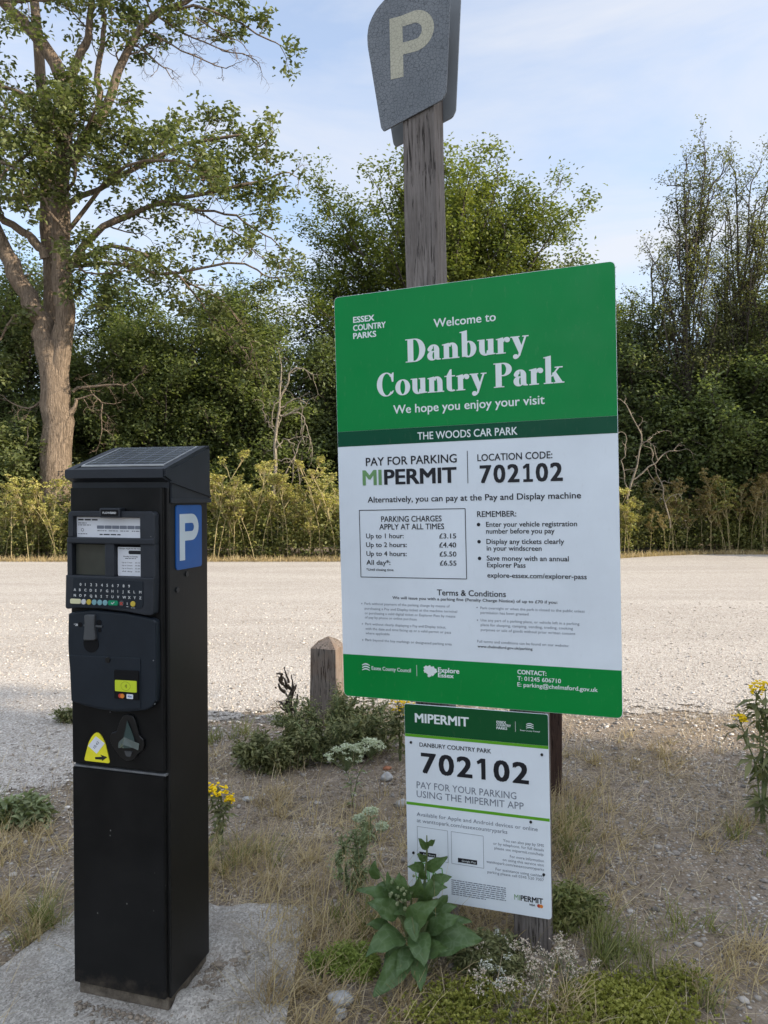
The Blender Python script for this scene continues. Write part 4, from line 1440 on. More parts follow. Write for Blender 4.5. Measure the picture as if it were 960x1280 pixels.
def grown(name, label, X, Y, top, lobes, nl, seed, bark, leafm, r0=.16, L=.11, Wd=.06, per=7, spread=.16, step=.4, length=1.3, depth=1, kids=4, up=.12, fork=(.1, .75), cat='tree', group=None, stems=1, droop=.15):
    rng = np.random.RandomState(seed)
    root = thing(name, label, cat, (X, Y, 0), group=group)
    wood, tips = Wood(), []
    trunks = []
    for s in range(stems):
        ox, oy = (rng.uniform(-.3, .3, 2) if stems > 1 else (0, 0))
        tx = rng.uniform(-.12, .12) * top if stems > 1 else rng.uniform(-.04, .04) * top
        P = smooth_line([(X + ox, Y + oy, -.2), (X + ox + tx * .3, Y + oy, top * .35), (X + ox + tx * .7, Y + oy + tx * .2, top * .7), (X + ox + tx, Y + oy, top)], 12, rng, .03)
        wood.tube(P, np.linspace(r0, r0 * .12, 12), 8)
        trunks.append(P)
        for q in range(5, 12):
            for z in range(2):
                f = rng.uniform(0, 1)
                b = P[q - 1] + (P[q] - P[q - 1]) * f
                twig(wood, tips, rng, b, unit(np.append(rng.normal(size=2), .9)), length * (1.25 - q * .06), .02, depth, kids, up)
        twig(wood, tips, rng, P[-1], np.array([0, 0, 1.0]), length * .7, .02, depth, kids, up)
    vol = np.array([a[3] * a[4] * a[5] for a in lobes]); vol = vol / vol.sum()
    for j in range(nl):
        lb = lobes[rng.choice(len(lobes), p=vol)]
        v = unit(rng.normal(size=3)) * rng.uniform(.45, 1.0) ** .6
        tgt = np.array([X + lb[0] + v[0] * lb[3], Y + lb[1] + v[1] * lb[4], lb[2] + v[2] * lb[5]])
        P = trunks[rng.randint(stems)]
        zt = np.clip(tgt[2] * rng.uniform(.35, .85), top * fork[0], top * fork[1])
        i = int(np.argmin(abs(P[:, 2] - zt)))
        b = P[i]
        mid = b + (tgt - b) * .5 + np.array([0, 0, .12 * np.linalg.norm(tgt - b)]) * rng.uniform(-.3, 1)
        limb(wood, tips, rng, [b, mid, tgt], r0 * .28, .018, 7, 5, .3, step, length, depth, kids, up, .02)
    return finish_tree(root, wood, bark, tips, rng, per, spread, L, Wd, leafm, .6, droop)


LEAFY = (4, 5)
# ------------------------------------------------------------------ the big oak at the left
rng = np.random.RandomState(21)
OY = 21.0
oak = thing('oak_tree', 'tall old oak with pale forked trunk and bare reaching twigs above the ticket machine', 'tree', (at(68, 700, OY)[0], OY, 0))
wood, tips = Wood(), []
def pxs(L, dy=0):
    return [tuple(np.array(at(p[0], p[1], OY + (p[2] if len(p) > 2 else 0) + dy))) for p in L]
def stem(L, r0, r1, n=16, k=14, wob=.03):
    P = smooth_line(pxs(L), n, rng, wob)
    Rr = np.linspace(r0, r1, n) * (1 + rng.normal(size=n) * .03)
    wood.tube(P, Rr, k)
stem([(62, 715), (67, 660), (71, 600), (72, 540), (70, 480), (62, 430)], .48, .37, 18, 16)
stem([(66, 460), (57, 420), (44, 385), (22, 345), (3, 300), (-30, 240)], .31, .2)
stem([(74, 480), (80, 430), (82, 390), (80, 345), (78, 290), (80, 240), (84, 180), (88, 122)], .30, .22, 18)
stem([(70, 440, .6), (66, 380, .8), (62, 290, .9), (60, 200, .9), (58, 110, .9), (50, 40, .9), (50, -40, .9)], .22, .12)
stem([(88, 126), (77, 88), (45, 45), (12, 12), (-18, -35)], .21, .12)
tw = dict(step=.42, length=1.7, depth=2, kids=3)
def lb(L, r0, r1, st=.25, **k):
    o = dict(tw); o.update(k)
    limb(wood, tips, rng, pxs(L), r0, r1, 12, 9, st, **o)
lb([(88, 126), (100, 82), (113, 60), (118, 15), (126, -35)], .15, .06, .5)
lb([(90, 210), (112, 175), (131, 149), (150, 105), (170, 55), (200, 25), (245, 8), (275, -25)], .17, .05, .45, length=1.3)
lb([(165, 70), (185, 38), (215, 22), (260, 20), (300, 35), (340, 58)], .06, .02, .3, length=1.0, step=.45)
lb([(130, 150), (126, 110), (132, 70), (135, 30), (128, -20)], .10, .05, .4)
lb([(88, 335), (125, 292), (150, 277), (178, 265), (206, 255), (260, 243), (310, 232), (340, 226)], .11, .03, .25, length=1.35)
lb([(85, 260), (130, 235), (190, 205), (250, 180), (300, 176), (322, 188)], .09, .025, .3, length=1.3, step=.32)
lb([(205, 255), (250, 265), (300, 275), (340, 300)], .05, .02, .15, length=1.4)
lb([(90, 335), (140, 308), (190, 325), (230, 352), (262, 395)], .08, .02, .3, length=1.1, kids=2)
lb([(80, 300), (120, 250), (150, 215, -.8), (210, 205, -1.5), (250, 215, -2)], .07, .02, .3, length=1.5)
lb([(60, 325), (48, 304), (25, 288), (0, 271), (-30, 255)], .14, .08, .6, length=1.2)
lb([(75, 240), (30, 215), (-20, 200)], .09, .04, .2)
lb([(62, 200, .8), (25, 160, .8), (-20, 150, .8)], .08, .03, .2)
lb([(82, 170), (40, 130), (0, 110), (-40, 105)], .07, .03, .2)
lb([(10, 15), (30, -15), (40, -60)], .10, .05, .2)
lb([(0, 290), (-15, 330), (-10, 370)], .08, .03, .2, length=1.4)
lb([(40, 390), (18, 400), (0, 430), (-10, 470)], .05, .02, .3, length=1.0)
lb([(55, 240, -.5), (48, 200, -.8), (55, 165, -.8)], .05, .02, .1, length=1.2, kids=4)
lb([(85, 205, -.4), (100, 185, -.6), (110, 150, -.7)], .05, .02, .1, length=1.2, kids=4)
lb([(92, 200), (120, 150, -1), (140, 130, -1.4)], .05, .02, .1, length=1.2)
lb([(-10, 0), (30, 10, -1), (80, 5, -1.5), (130, -10, -1)], .06, .03, .2, length=1.3)
# bare dead twigs: hanging from the upper right limb and low on the trunk
bare = []
for L, r in (([(180, 42), (215, 62), (250, 80), (285, 92)], .035), ([(200, 28), (240, 52), (280, 70), (318, 80)], .03), ([(170, 60), (200, 85), (215, 100)], .03), ([(230, 20), (270, 45), (300, 58)], .025),
             ([(230, 262), (290, 290), (330, 325)], .03), ([(262, 390), (290, 420), (310, 445)], .02),
             ([(92, 490), (118, 482), (150, 484), (165, 478)], .05), ([(94, 500), (125, 497), (128, 540)], .03), ([(58, 500), (30, 512), (5, 495)], .04), ([(66, 330), (90, 350), (110, 352)], .03),
             ([(28, 330, -.8), (30, 350, -.8), (40, 345, -.8)], .02)):
    limb(wood, bare, rng, pxs(L), r, .014, 9, 5, .15, .26, .8, 2, 3, -.05)
wood.tube(smooth_line(pxs([(84, 520), (93, 512), (97, 500)]), 6), [.16, .13, .09, .06, .05, .04], 8)
lb([(88, 300, -.5), (70, 270, -1), (50, 240, -1.3), (30, 235, -1.5)], .05, .02, .05, length=1.3, kids=4)
lb([(88, 240, -.5), (100, 215, -1), (90, 180, -1.3), (70, 160, -1.5)], .05, .02, .05, length=1.4, kids=4)
lb([(60, 180, -.3), (40, 190, -.8), (15, 215, -1.2), (-10, 240, -1.5)], .05, .02, .05, length=1.5, kids=4)
lb([(90, 330, -.5), (120, 345, -1), (150, 340, -1.3)], .04, .015, .1, length=1.0, kids=3)
lb([(84, 340, -.4), (100, 365, -.8), (125, 385, -1)], .03, .012, .1, length=.8, kids=3)
lb([(88, 335), (150, 330, -.5), (210, 345, -1), (290, 330, -1), (330, 345, -1)], .06, .02, .2, length=1.3, kids=3, up=-.02)
lb([(230, 350), (280, 380), (310, 420), (325, 470)], .03, .010, .1, length=.9, kids=2, up=-.2)
fin = finish_tree(oak, wood, M['bark'], tips, rng, 5, .12, .17, .10, M['oak_leaf'])
LEAFY = (2, 3, 4, 5)

# ------------------------------------------------------------------ the wood behind the car park
G = 'trees of the wood behind the car park'
mid = grown('ash_tree', 'broad rounded yellow green tree rising behind the welcome board and marker post', 1.9, 27.0, 11.0,
            [(0, 0, 10.2, 5.2, 3.2, 3.9), (-3.2, 0, 8.3, 3.0, 2.6, 3.4), (3.6, 0, 9.4, 2.6, 2.4, 3.0), (.3, 0, 12.2, 3.0, 2.2, 2.2)], 95, 41, M['bark_dark'], M['lime_leaf'],
            r0=.24, L=.15, Wd=.085, per=8, spread=.22, step=.5, length=1.5, up=.3, group=G)
hz = [('hazel_tree', 'mid green leafy thicket tree between the oak trunk and ticket machine top', -7.0, 23.5, 6.6, [(0, 0, 4.4, 2.6, 1.8, 3.2), (.6, -.4, 2.2, 2.2, 1.5, 2.0)], 70, 51, 'hazel_leaf'),
      ('hazel_tree', 'dense dark green thicket tree straight above the ticket machine', -4.3, 23.8, 7.4, [(0, 0, 5.2, 2.4, 1.8, 3.2), (0, -.5, 2.4, 2.3, 1.6, 2.2)], 75, 52, 'hazel_leaf'),
      ('holly_tree', 'blackish green thicket tree behind the bleached dead branches', -1.6, 24.4, 6.2, [(0, 0, 4.4, 2.2, 1.6, 2.9), (0, -.4, 2.2, 2.2, 1.5, 2.1)], 75, 53, 'dark_leaf'),
      ('holly_tree', 'dark leafy tree on the far side of the oak trunk from the thicket', -12.6, 24.6, 8.6, [(0, 0, 5.8, 2.8, 2.0, 4.0), (.5, -.5, 2.6, 2.6, 1.6, 2.4)], 80, 54, 'dark_leaf'),
      ('holly_tree', 'very dark tree of dense foliage filling the gap right of the welcome board', 8.3, 23.6, 6.4, [(0, 0, 4.2, 2.3, 1.7, 3.0), (0, -.4, 2.2, 2.4, 1.5, 2.1)], 80, 55, 'dark_leaf'),
      ('hawthorn_tree', 'rounded dark green tree low behind the brown seeded weeds', 11.1, 22.2, 5.2, [(0, 0, 3.4, 2.3, 1.7, 2.2), (-1.0, -.5, 3.0, 1.6, 1.4, 1.6)], 75, 56, 'hazel_leaf')]
protos = {}
for nm, lab_, X, Y, top, lobes, nl, seed, lm in hz:
    protos[seed] = grown(nm, lab_, X, Y, top, lobes, nl, seed, M['bark_dark'], M[lm], r0=.11, L=.12, Wd=.085, per=8, spread=.2, step=.45, length=1.1, group=G, stems=2, fork=(.05, .8))
def dup(o, X, Y, rz, sc, lab_, name=None):
    c = copy_tree(o)
    c.location = (X, Y, 0)
    c.rotation_euler = (0, 0, rz)
    c.scale = (sc, sc, sc * 1.0)
    c['label'] = lab_
    return c
dup(protos[51], 1.6, 24.4, 2.1, 1.0, 'green thicket tree low behind the middle of the welcome board')
dup(protos[53], 4.6, 24.2, 1.0, 1.02, 'dark thicket tree hidden mostly behind the right half of the welcome board')
dup(protos[52], -9.6, 25.8, 2.6, 1.08, 'dark thicket tree showing behind the fork of the oak trunk')
dup(protos[54], -5.6, 28.0, 1.3, .98, 'taller shaded tree at the back between oak and ash')
dup(protos[54], -1.4, 29.5, 3.3, .88, 'tall shaded tree at the back left of the marker post')
dup(protos[55], 6.6, 27.0, 4.2, 1.35, 'dark tree at the back beside the right edge of the welcome board')
dup(protos[54], 13.4, 27.5, 5.2, .95, 'dark tall tree at the back behind the thin airy trees')
dup(protos[51], 14.2, 24.2, .6, 1.2, 'green thicket tree past the last of the thin airy trees')
ol = grown('oak_sapling', 'bright green low leafy young tree beside the foot of the oak trunk', -10.9, 20.9, 2.9, [(0, 0, 2.35, 1.5, .9, 1.15), (-.3, 0, 1.2, 1.4, .8, .9)], 34, 61, M['bark_dark'], M['oak_leaf'], r0=.06, L=.14, Wd=.09, per=7, spread=.14, step=.3, length=.75, group=G, stems=2, fork=(.05, .8))
yg = grown('birch_tree', 'yellowish green tree showing just over the top right corner of the welcome board', 8.3, 27.5, 8.4, [(0, 0, 6.6, 1.9, 1.6, 2.2)], 40, 62, M['bark_dark'], M['lime_leaf'], r0=.1, L=.13, Wd=.075, per=7, spread=.18, step=.45, length=1.1, group=G)
# thin airy trees at the right
th = [(864, 185, 22.5, 'tallest thin airy tree with see-through crown standing clear of the welcome board', 71), (930, 190, 22.8, 'thin airy tree with many upright twigs beside the tallest one', 72), (985, 225, 22.0, 'thin airy tree standing farthest from the welcome board', 73), (822, 300, 24.0, 'lower airy tree between the tallest thin one and the welcome board', 74), (905, 270, 24.5, 'slim airy tree set back between the two tall thin ones', 75)]
for px, py, Y, lab_, seed in th:
    x, _, top = at(px, py, Y)
    grown('elm_tree', lab_, x, Y, top * .93, [(0, 0, top * .60, 1.25, 1.1, top * .24), (.2, 0, top * .86, .85, .7, top * .14), (-.2, 0, top * .38, 1.4, 1.1, top * .2)], 34, seed, M['bark_dark'], M['fine_leaf'],
          r0=.10, L=.095, Wd=.05, per=3, spread=.11, step=.36, length=1.15, depth=1, kids=4, up=.35, fork=(.2, .97), group='thin airy trees beyond the car park')
# trees that stand right of the viewpoint and keep the evening sun off the signs
shade = grown('oak_tree', 'dense oak standing right of the viewpoint that shades the signs', 15.1, -1.8, 10.0, [(0, 0, 7.6, 3.0, 2.9, 5.6), (0, 0, 3.0, 3.0, 2.9, 2.8)], 110, 81, M['bark_dark'], M['hazel_leaf'],
              r0=.3, L=.3, Wd=.22, per=8, spread=.3, step=.6, length=1.5, fork=(.05, .9), group='oaks right of the viewpoint')
for X, Y, rz, sc, lab_ in ((-12.0, -9.5, 2.0, .95, 'dense unseen oak added behind the viewpoint at the far left'), (8.0, -12.0, .4, 1.0, 'dense unseen oak added behind the viewpoint beside the row on the right'), (14.8, -6.5, 1.2, 1.05, 'dense oak second along the row right of the viewpoint'), (14.6, -12.0, 2.2, 1.0, 'dense oak last along the row right of the viewpoint'), (20.5, -3.4, 3.2, 1.12, 'dense oak behind the first two in the row right of the viewpoint'), (20.5, -8.4, 4.2, 1.1, 'dense oak at the back of the row right of the viewpoint'), (14.6, 19.8, 5.0, .5, 'dense oak beside the far right end of the car park')):
    dup(shade, X, Y, rz, sc, lab_)  # the two oaks behind the viewpoint are added to dim the sign faces
# far mass of the wood: closes the view between the trunks
rng = np.random.RandomState(5)
n = 52000
X = rng.uniform(-34, 40, n)
topz = 6.2 + 1.6 * np.sin(X * .55) + 1.0 * np.sin(X * 1.7 + 1) + .5 * np.sin(X * 4.1)
P = np.stack([X, rng.uniform(30, 36, n), topz * rng.uniform(0, 1, n) ** .8], 1)
V, F = leaves_np(P, rng, .42, .3, .4)
tag(link('woodland', mesh_np('woodland', V, F, M['hazel_leaf'])), 'dark depth of the wood seen between the nearer trees', kind='stuff')
# low green undergrowth at the foot of the wood
n = 56000
X = rng.uniform(-14, 16, n)
farl = 17.9 + 2.2 * sstep(3.5, 9, X)
dep = rng.uniform(0, 1, n)
tz = (1.35 + .5 * np.sin(X * .9 + 2) + .35 * np.sin(X * 2.7) + .25 * np.sin(X * 7)) * (.55 + .75 * dep)
P = np.stack([X, farl + .25 + dep * 2.6, tz * rng.uniform(0, 1, n) ** .7], 1)
V, F = leaves_np(P, rng, .11, .06, .5)
tag(link('undergrowth', mesh_np('undergrowth', V, F, M['under_leaf'])), 'low tangled undergrowth along the foot of the wood', kind='stuff')


# ------------------------------------------------------------------ tall yellowing umbellifers along the far edge
def umbel_plant(seed, h, flower, bend=.10):
    rng = np.random.RandomState(seed)
    w, heads = Wood(), []
    top = np.array([rng.normal() * bend * h * 2, rng.normal() * bend * h, h])
    P = smooth_line([(0, 0, -.05), (top[0] * .2, top[1] * .2, h * .4), (top[0] * .6, top[1] * .6, h * .75), top], 8, rng, .008)
    w.tube(P, np.linspace(.012, .006, 8), 5)
    heads.append((P[-1], .13))
    for k in range(rng.randint(6, 10)):
        i = rng.randint(3, 7)
        a = rng.uniform(0, 6.28)
        ln = h * rng.uniform(.16, .34) * (1.1 - i * .06)
        d = np.array([math.cos(a) * .6, math.sin(a) * .6, .85])
        Q = smooth_line([P[i], P[i] + d * ln * .5, P[i] + d * ln + np.array([0, 0, ln * .15])], 5, rng, .006)
        w.tube(Q, np.linspace(.008, .004, 5), 4)
        heads.append((Q[-1], rng.uniform(.07, .12)))
        for kk in range(2):
            a2 = rng.uniform(0, 6.28); l2 = ln * .45
            Q2 = smooth_line([Q[2], Q[2] + np.array([math.cos(a2) * .6, math.sin(a2) * .6, .8]) * l2], 3)
            w.tube(Q2, [.005, .004, .003], 4)
            heads.append((Q2[-1], rng.uniform(.05, .09)))
    pts, dirs = [], []
    for c, r in heads:
        m = 26
        v = unit(rng.normal(size=(m, 3))); v[:, 2] = abs(v[:, 2]) * .55
        pts.append(c + v * r * rng.uniform(.5, 1.0, (m, 1)))
        for q in pts[-1][:7]:
            w.tube(np.array([c - np.array([0, 0, r * .5]), q]), [.003, .002], 3)
    V, F = leaves_np(np.concatenate(pts), rng, .055, .042, .5, -.1)
    fm = mesh_np('blossom', V, F, flower)
    lp = np.stack([rng.normal(0, .16, 130), rng.normal(0, .16, 130), rng.uniform(.1, .98, 130) ** .8 * h], 1)[:80]
    V, F = leaves_np(lp, rng, .11, .045, .4, .25)
    return w.mesh('stem', M['weed_stem']), fm, mesh_np('leaves', V, F, M['weed_leaf'])
kinds = [umbel_plant(200 + i, [2.0, 1.75, 1.9, 1.55, 1.7][i % 5], M['weed_flower'] if i < 5 else M['weed_brown']) for i in range(10)]
rng = np.random.RandomState(9)
UL = 'tall dry umbellifer with yellowing flower heads in the weed strip before the wood'
UB = 'tall dry umbellifer with brown seed heads in the weed strip before the shaded thin trees'
count = 0
def weed(x, y, sc, brown):
    k = kinds[rng.randint(5) + (5 if brown else 0)]
    t = thing('umbellifer_plant', UB if brown else UL, 'weed', (x, y, 0), (rng.normal() * .09, rng.normal() * .09, rng.uniform(0, 6.28)), 'brown seeded umbellifers of the weed strip' if brown else 'yellow umbellifers of the weed strip')
    t.scale = (sc, sc, sc * rng.uniform(.9, 1.1))
    for nm, me in zip(('stem', 'blossom', 'leaves'), k):
        link(nm, me, t)
for i in range(300):
    px = rng.uniform(-20, 985)
    if 432 < px < 762 and rng.uniform() < .72:
        continue
    Y = 17.95 + 2.2 * sstep(3.5, 9, (px - 480) / 905 * 18) + rng.uniform(0, 1.9)
    x = (px - 480) / 905 * Y
    if px < 110: s = rng.uniform(.58, .84)
    elif px < 440: s = rng.uniform(.82, 1.1) + .14 * math.exp(-((px - 385) / 50) ** 2)
    elif px < 790: s = rng.uniform(.72, .95)
    else: s = rng.uniform(.82, 1.08)
    if math.sin(px * .11 + 2) + math.sin(px * .043) < rng.uniform(-2.0, -.3):
        continue
    s *= 1 + .26 * math.sin(px * .045) * math.sin(px * .017 + 1) + rng.uniform(-.35, .16)
    weed(x, Y, s, px > 790 and rng.uniform() < .7)
for px, s in ((285, .9), (325, .98), (360, 1.05), (400, 1.16), (420, 1.1), (905, 1.2), (835, 1.0), (955, 1.1)):
    Y = 18.3 + 2.2 * float(sstep(3.5, 9, (px - 480) / 905 * 18))
    weed((px - 480) / 905 * Y, Y, s, px > 800)

# bleached dead branches
def dead(name, label, Ls, Y, seed):
    rng = np.random.RandomState(seed)
    b = at(*Ls[0][0][0][:2], Y)
    w, tp = Wood(), []
    for L, r in Ls:
        P = [at(p[0], p[1], Y + (p[2] if len(p) > 2 else 0)) for p in L]
        limb(w, tp, rng, P, r, .010, 12, 6, .3, .38, .55, 1, 2, -.1)
    ox = np.array([b[0], Y, 0])
    w.V = [v - ox for v in w.V]
    return tag(link(name, w.mesh(name, M['dead_wood']), None, (b[0], Y, 0)), label, 'dead tree')
dead('dead_tree', 'bleached dead tree with crooked bare branches above the yellow weeds', [([(352, 560), (340, 530), (345, 500), (362, 490)], .02), ([(356, 600), (372, 560), (385, 545), (390, 570)], .02), ([(348, 575), (365, 575), (374, 600), (370, 630)], .02), ([(345, 640), (344, 560), (348, 520), (352, 480), (350, 447)], .07), ([(350, 500), (362, 470), (372, 462), (388, 466), (394, 480)], .035),
     ([(350, 520), (372, 515), (382, 530), (388, 555)], .03), ([(347, 540), (335, 530), (330, 505)], .02), ([(350, 510), (366, 500), (378, 505), (376, 540)], .025), ([(346, 560), (358, 548), (368, 565), (366, 600)], .025), ([(347, 535), (355, 520), (384, 505)], .02)], 20.6, 91)
dead('dead_tree', 'pale dead shrub with forked bare branches beside the right edge of the welcome board', [([(782, 660), (790, 600), (802, 560), (796, 530), (775, 500)], .035), ([(790, 600), (815, 580), (835, 566), (850, 563)], .025), ([(786, 620), (778, 580), (782, 545)], .02), ([(838, 660), (828, 615), (818, 580), (812, 560)], .022), ([(800, 560), (815, 545), (822, 540)], .015)], 19.6, 92)
# ------------------------------------------------------------------ grasses, straw and stones
def grass_np(Pxy, rng, h0, h1, wd, lean=.5, curl=.8, z=None, lv=4):
    n = len(Pxy)
    a = rng.uniform(0, 2 * np.pi, n)
    H = rng.uniform(h0, h1, n)
    ln = np.abs(rng.normal(lean, lean * .45, n))
    cu = rng.uniform(.3, 1.2, n) * curl
    base = np.stack([Pxy[:, 0], Pxy[:, 1], (gz(Pxy[:, 0], Pxy[:, 1]) if z is None else z) - .006], 1)
    ts = np.linspace(0, 1, lv)
    side = np.stack([-np.sin(a + .6), np.cos(a + .6), np.zeros(n)], 1)
    rows = []
    x = np.zeros(n); zz = np.zeros(n)
    for i, t in enumerate(ts):
        if i:
            th = np.minimum(ln + cu * (t - .15), 2.1)
            x = x + np.sin(th) * H / (lv - 1); zz = zz + np.cos(th) * H / (lv - 1)
        zz = np.maximum(zz, .006)
        c = base + np.stack([np.cos(a) * x, np.sin(a) * x, zz], 1)
        w = wd * (1 - t * .85) * .5
        rows += [c - side * w, c + side * w]
    V = np.stack(rows, 1).reshape(-1, 3)
    o = np.arange(n)[:, None] * 2 * lv
    F = np.concatenate([np.stack([o + 2 * i, o + 2 * i + 1, o + 2 * i + 3, o + 2 * i + 2], -1) for i in range(lv - 1)], 1).reshape(-1, 4)
    return V, F


def tufts(rng, spots, per):
    """spots: (x, y, radius, tufts)"""
    out = []
    for x, y, r, k in spots:
        for j in range(k):
            q = rng.normal(size=2) * r * .5
            m = rng.randint(per // 2, per * 3 // 2)
            out.append(np.array([x, y]) + q + rng.normal(size=(m, 2)) * .018)
    return np.concatenate(out)


def clear(P):
    """keep blades off the concrete, the posts and the machine"""
    x, y = P[:, 0], P[:, 1]
    keep = ~((x > -1.12) & (x < -.46) & (y > 1.9) & (y < 2.68))
    keep &= ~((x < -.48) & (y < 2.05))
    return P[keep]


rng = np.random.RandomState(31)
spots = [(-.66, 3.02, .22, 26), (-.42, 2.95, .26, 22), (-.30, 2.55, .22, 24), (-.12, 2.40, .18, 22), (-.32, 2.20, .16, 12), (.12, 2.62, .22, 26), (.38, 2.62, .18, 20),
         (.74, 3.32, .26, 34), (.95, 3.62, .3, 34), (.80, 2.95, .2, 18), (.62, 3.75, .25, 20), (1.25, 4.25, .35, 18), (1.70, 4.35, .25, 14), (1.75, 3.25, .3, 16), (1.05, 2.30, .12, 8), (1.25, 2.45, .15, 8),
         (-1.78, 3.35, .22, 30), (-1.62, 3.15, .2, 16), (-1.42, 2.75, .14, 14), (-1.28, 2.62, .10, 10), (-1.55, 2.5, .15, 8), (-1.35, 3.9, .3, 16), (-1.2, 4.3, .2, 10), (-.55, 3.7, .25, 14), (-.1, 3.3, .3, 18), (.2, 3.3, .3, 14), (-.2, 2.12, .2, 14), (.55, 2.12, .15, 12), (.05, 2.15, .12, 10)]
P = clear(tufts(rng, spots, 17))
V, F = grass_np(P, rng, .05, .19, .0042, .75, 1.1)
V2, F2 = grass_np(clear(tufts(rng, [(-.58, 3.0, .2, 10), (-.22, 2.6, .25, 12), (.75, 3.3, .3, 12), (-.1, 3.2, .4, 10), (.0, 2.5, .2, 10)], 5)), rng, .22, .38, .003, .25, .45, lv=4)
V = np.concatenate([V, V2]); F = np.concatenate([F, F2 + len(V) - len(V2)])
tag(link('dry_grass', mesh_np('dry_grass', V, F, M['dry_grass'])), 'bleached dry grass tufts on the trodden soil', kind='stuff')
spots = [(-.70, 3.0, .18, 12), (.78, 3.35, .22, 14), (.85, 3.1, .2, 8), (.80, 2.45, .16, 16), (.70, 2.62, .16, 14), (-1.80, 3.4, .2, 14), (-1.25, 2.62, .1, 12), (-1.0, 4.6, .2, 8), (.1, 2.5, .12, 8), (-.12, 2.55, .12, 8), (.92, 2.3, .12, 8), (1.7, 3.2, .2, 8), (1.15, 2.6, .1, 4)]
V, F = grass_np(clear(tufts(rng, spots, 18)), rng, .05, .17, .004, .4, .9)
tag(link('green_grass', mesh_np('green_grass', V, F, M['green_grass'])), 'thin green grass growing among the dry tufts', kind='stuff')
# fallen straw
n = 52000
P = np.stack([rng.uniform(-2.3, 2.6, n), rng.uniform(1.75, 5.2, n)], 1)
dn = np.sin(P[:, 0] * 2.3 + 1) * np.sin(P[:, 1] * 2.9) + np.sin(P[:, 0] * 5.1) * np.sin(P[:, 1] * 4.3 + 2) * .6
w = np.where((P[:, 0] > 1.0) & (P[:, 1] < 3.4), .25, 1) * np.where((P[:, 0] < -1.1) & (P[:, 1] > 2.9), .3, 1)
P = clear(P[rng.uniform(size=n) < (.45 + .35 * dn) * w])
more = np.concatenate([np.array([x, y]) + rng.normal(size=(k, 2)) * s for x, y, s, k in ((-.3, 2.3, .2, 700), (-.2, 2.75, .25, 700), (-.4, 3.0, .25, 600), (.85, 3.5, .35, 900), (.3, 2.2, .2, 350), (.6, 2.15, .15, 250), (.9, 2.9, .25, 400), (1.3, 4.4, .5, 500), (-1.6, 2.9, .25, 300))])
P = np.concatenate([P, clear(more)])
V, F = grass_np(P, rng, .03, .15, .0036, 1.5, .35)
tag(link('straw', mesh_np('straw', V, F, M['straw'])), 'fallen straw and dead stems scattered over the soil', kind='stuff')


ICO_V, ICO_F = None, None
bm = bmesh.new(); bmesh.ops.create_icosphere(bm, subdivisions=1, radius=1)
bm.verts.index_update()
ICO_V = np.array([v.co[:] for v in bm.verts]); ICO_F = np.array([[v.index for v in f.verts] for f in bm.faces]); bm.free()
def stones_np(P, size, rng, flat=.6, jit=.25, sink=.25):
    n = len(P)
    a = rng.uniform(0, 6.28, n)
    v = ICO_V[None] * (1 + rng.uniform(-jit, jit, (n, len(ICO_V), 1))) * np.stack([size, size * rng.uniform(.6, 1, n), size * rng.uniform(.4, 1, n) * flat], 1)[:, None]
    c, s = np.cos(a)[:, None], np.sin(a)[:, None]
    V = np.stack([v[..., 0] * c - v[..., 1] * s, v[..., 0] * s + v[..., 1] * c, v[..., 2]], -1) + P[:, None]
    V[..., 2] += (size * flat * (1 - 2 * sink))[:, None] * .5
    return V.reshape(-1, 3), (ICO_F[None] + (np.arange(n) * len(ICO_V))[:, None, None]).reshape(-1, 3)
n = 38000
P = np.stack([rng.uniform(-2.8, 3.2, n), 1.8 + 3.6 * rng.uniform(0, 1, n) ** 1.1], 1)
dn = np.sin(P[:, 0] * 1.9 + .4) * np.sin(P[:, 1] * 2.3 + 1)
wt = .35 + .3 * dn + np.where((P[:, 0] > .9), .45, 0) + np.where((P[:, 0] < -1.0), .55, 0)
P = clear(P[rng.uniform(size=n) < wt])
sz = np.clip(rng.lognormal(-5.3, .55, len(P)), .002, .020)
V, F = stones_np(np.column_stack([P, gz(P[:, 0], P[:, 1])]), sz, rng)
tag(link('pebbles', mesh_np('pebbles', V, F, M['pebble'])), 'small pebbles trodden into the soil', kind='stuff')
n = 42000
y = 3.2 + 7.5 * rng.uniform(0, 1, n) ** 1.35
x = rng.uniform(-.62, .62, n) * y
k = (y - edge_line(x)) / .9 + rng.normal(size=n) * .25
ok = (rng.uniform(size=n) < np.clip(k * .7 + .45, 0, 1))
x, y = x[ok], y[ok]
sz = np.clip(rng.lognormal(-5.15, .5, len(x)), .003, .02)
V, F = stones_np(np.column_stack([x, y, np.maximum(gz(x, y), -.003) + .004]), sz, rng, .55)
tag(link('gravel', mesh_np('gravel', V, F, M['gravel'])), 'loose pale gravel along the near edge of the car park', kind='stuff')
# dead leaf and bark litter
n = 16000
P = np.stack([rng.uniform(-2.3, 2.8, n), rng.uniform(1.75, 5.0, n)], 1)
dn = np.sin(P[:, 0] * 3.1 + 2) * np.sin(P[:, 1] * 3.7) + .5 * np.sin(P[:, 0] * 7 + P[:, 1] * 5)
P = clear(P[rng.uniform(size=n) < .4 + .35 * dn])
V, F = leaves_np(np.column_stack([P, gz(P[:, 0], P[:, 1]) + .004]), rng, .020, .009, .85, -.08)
tag(link('litter', mesh_np('litter', V, F, M['litter'])), 'dead leaf and bark fragments lying on the soil', kind='stuff')
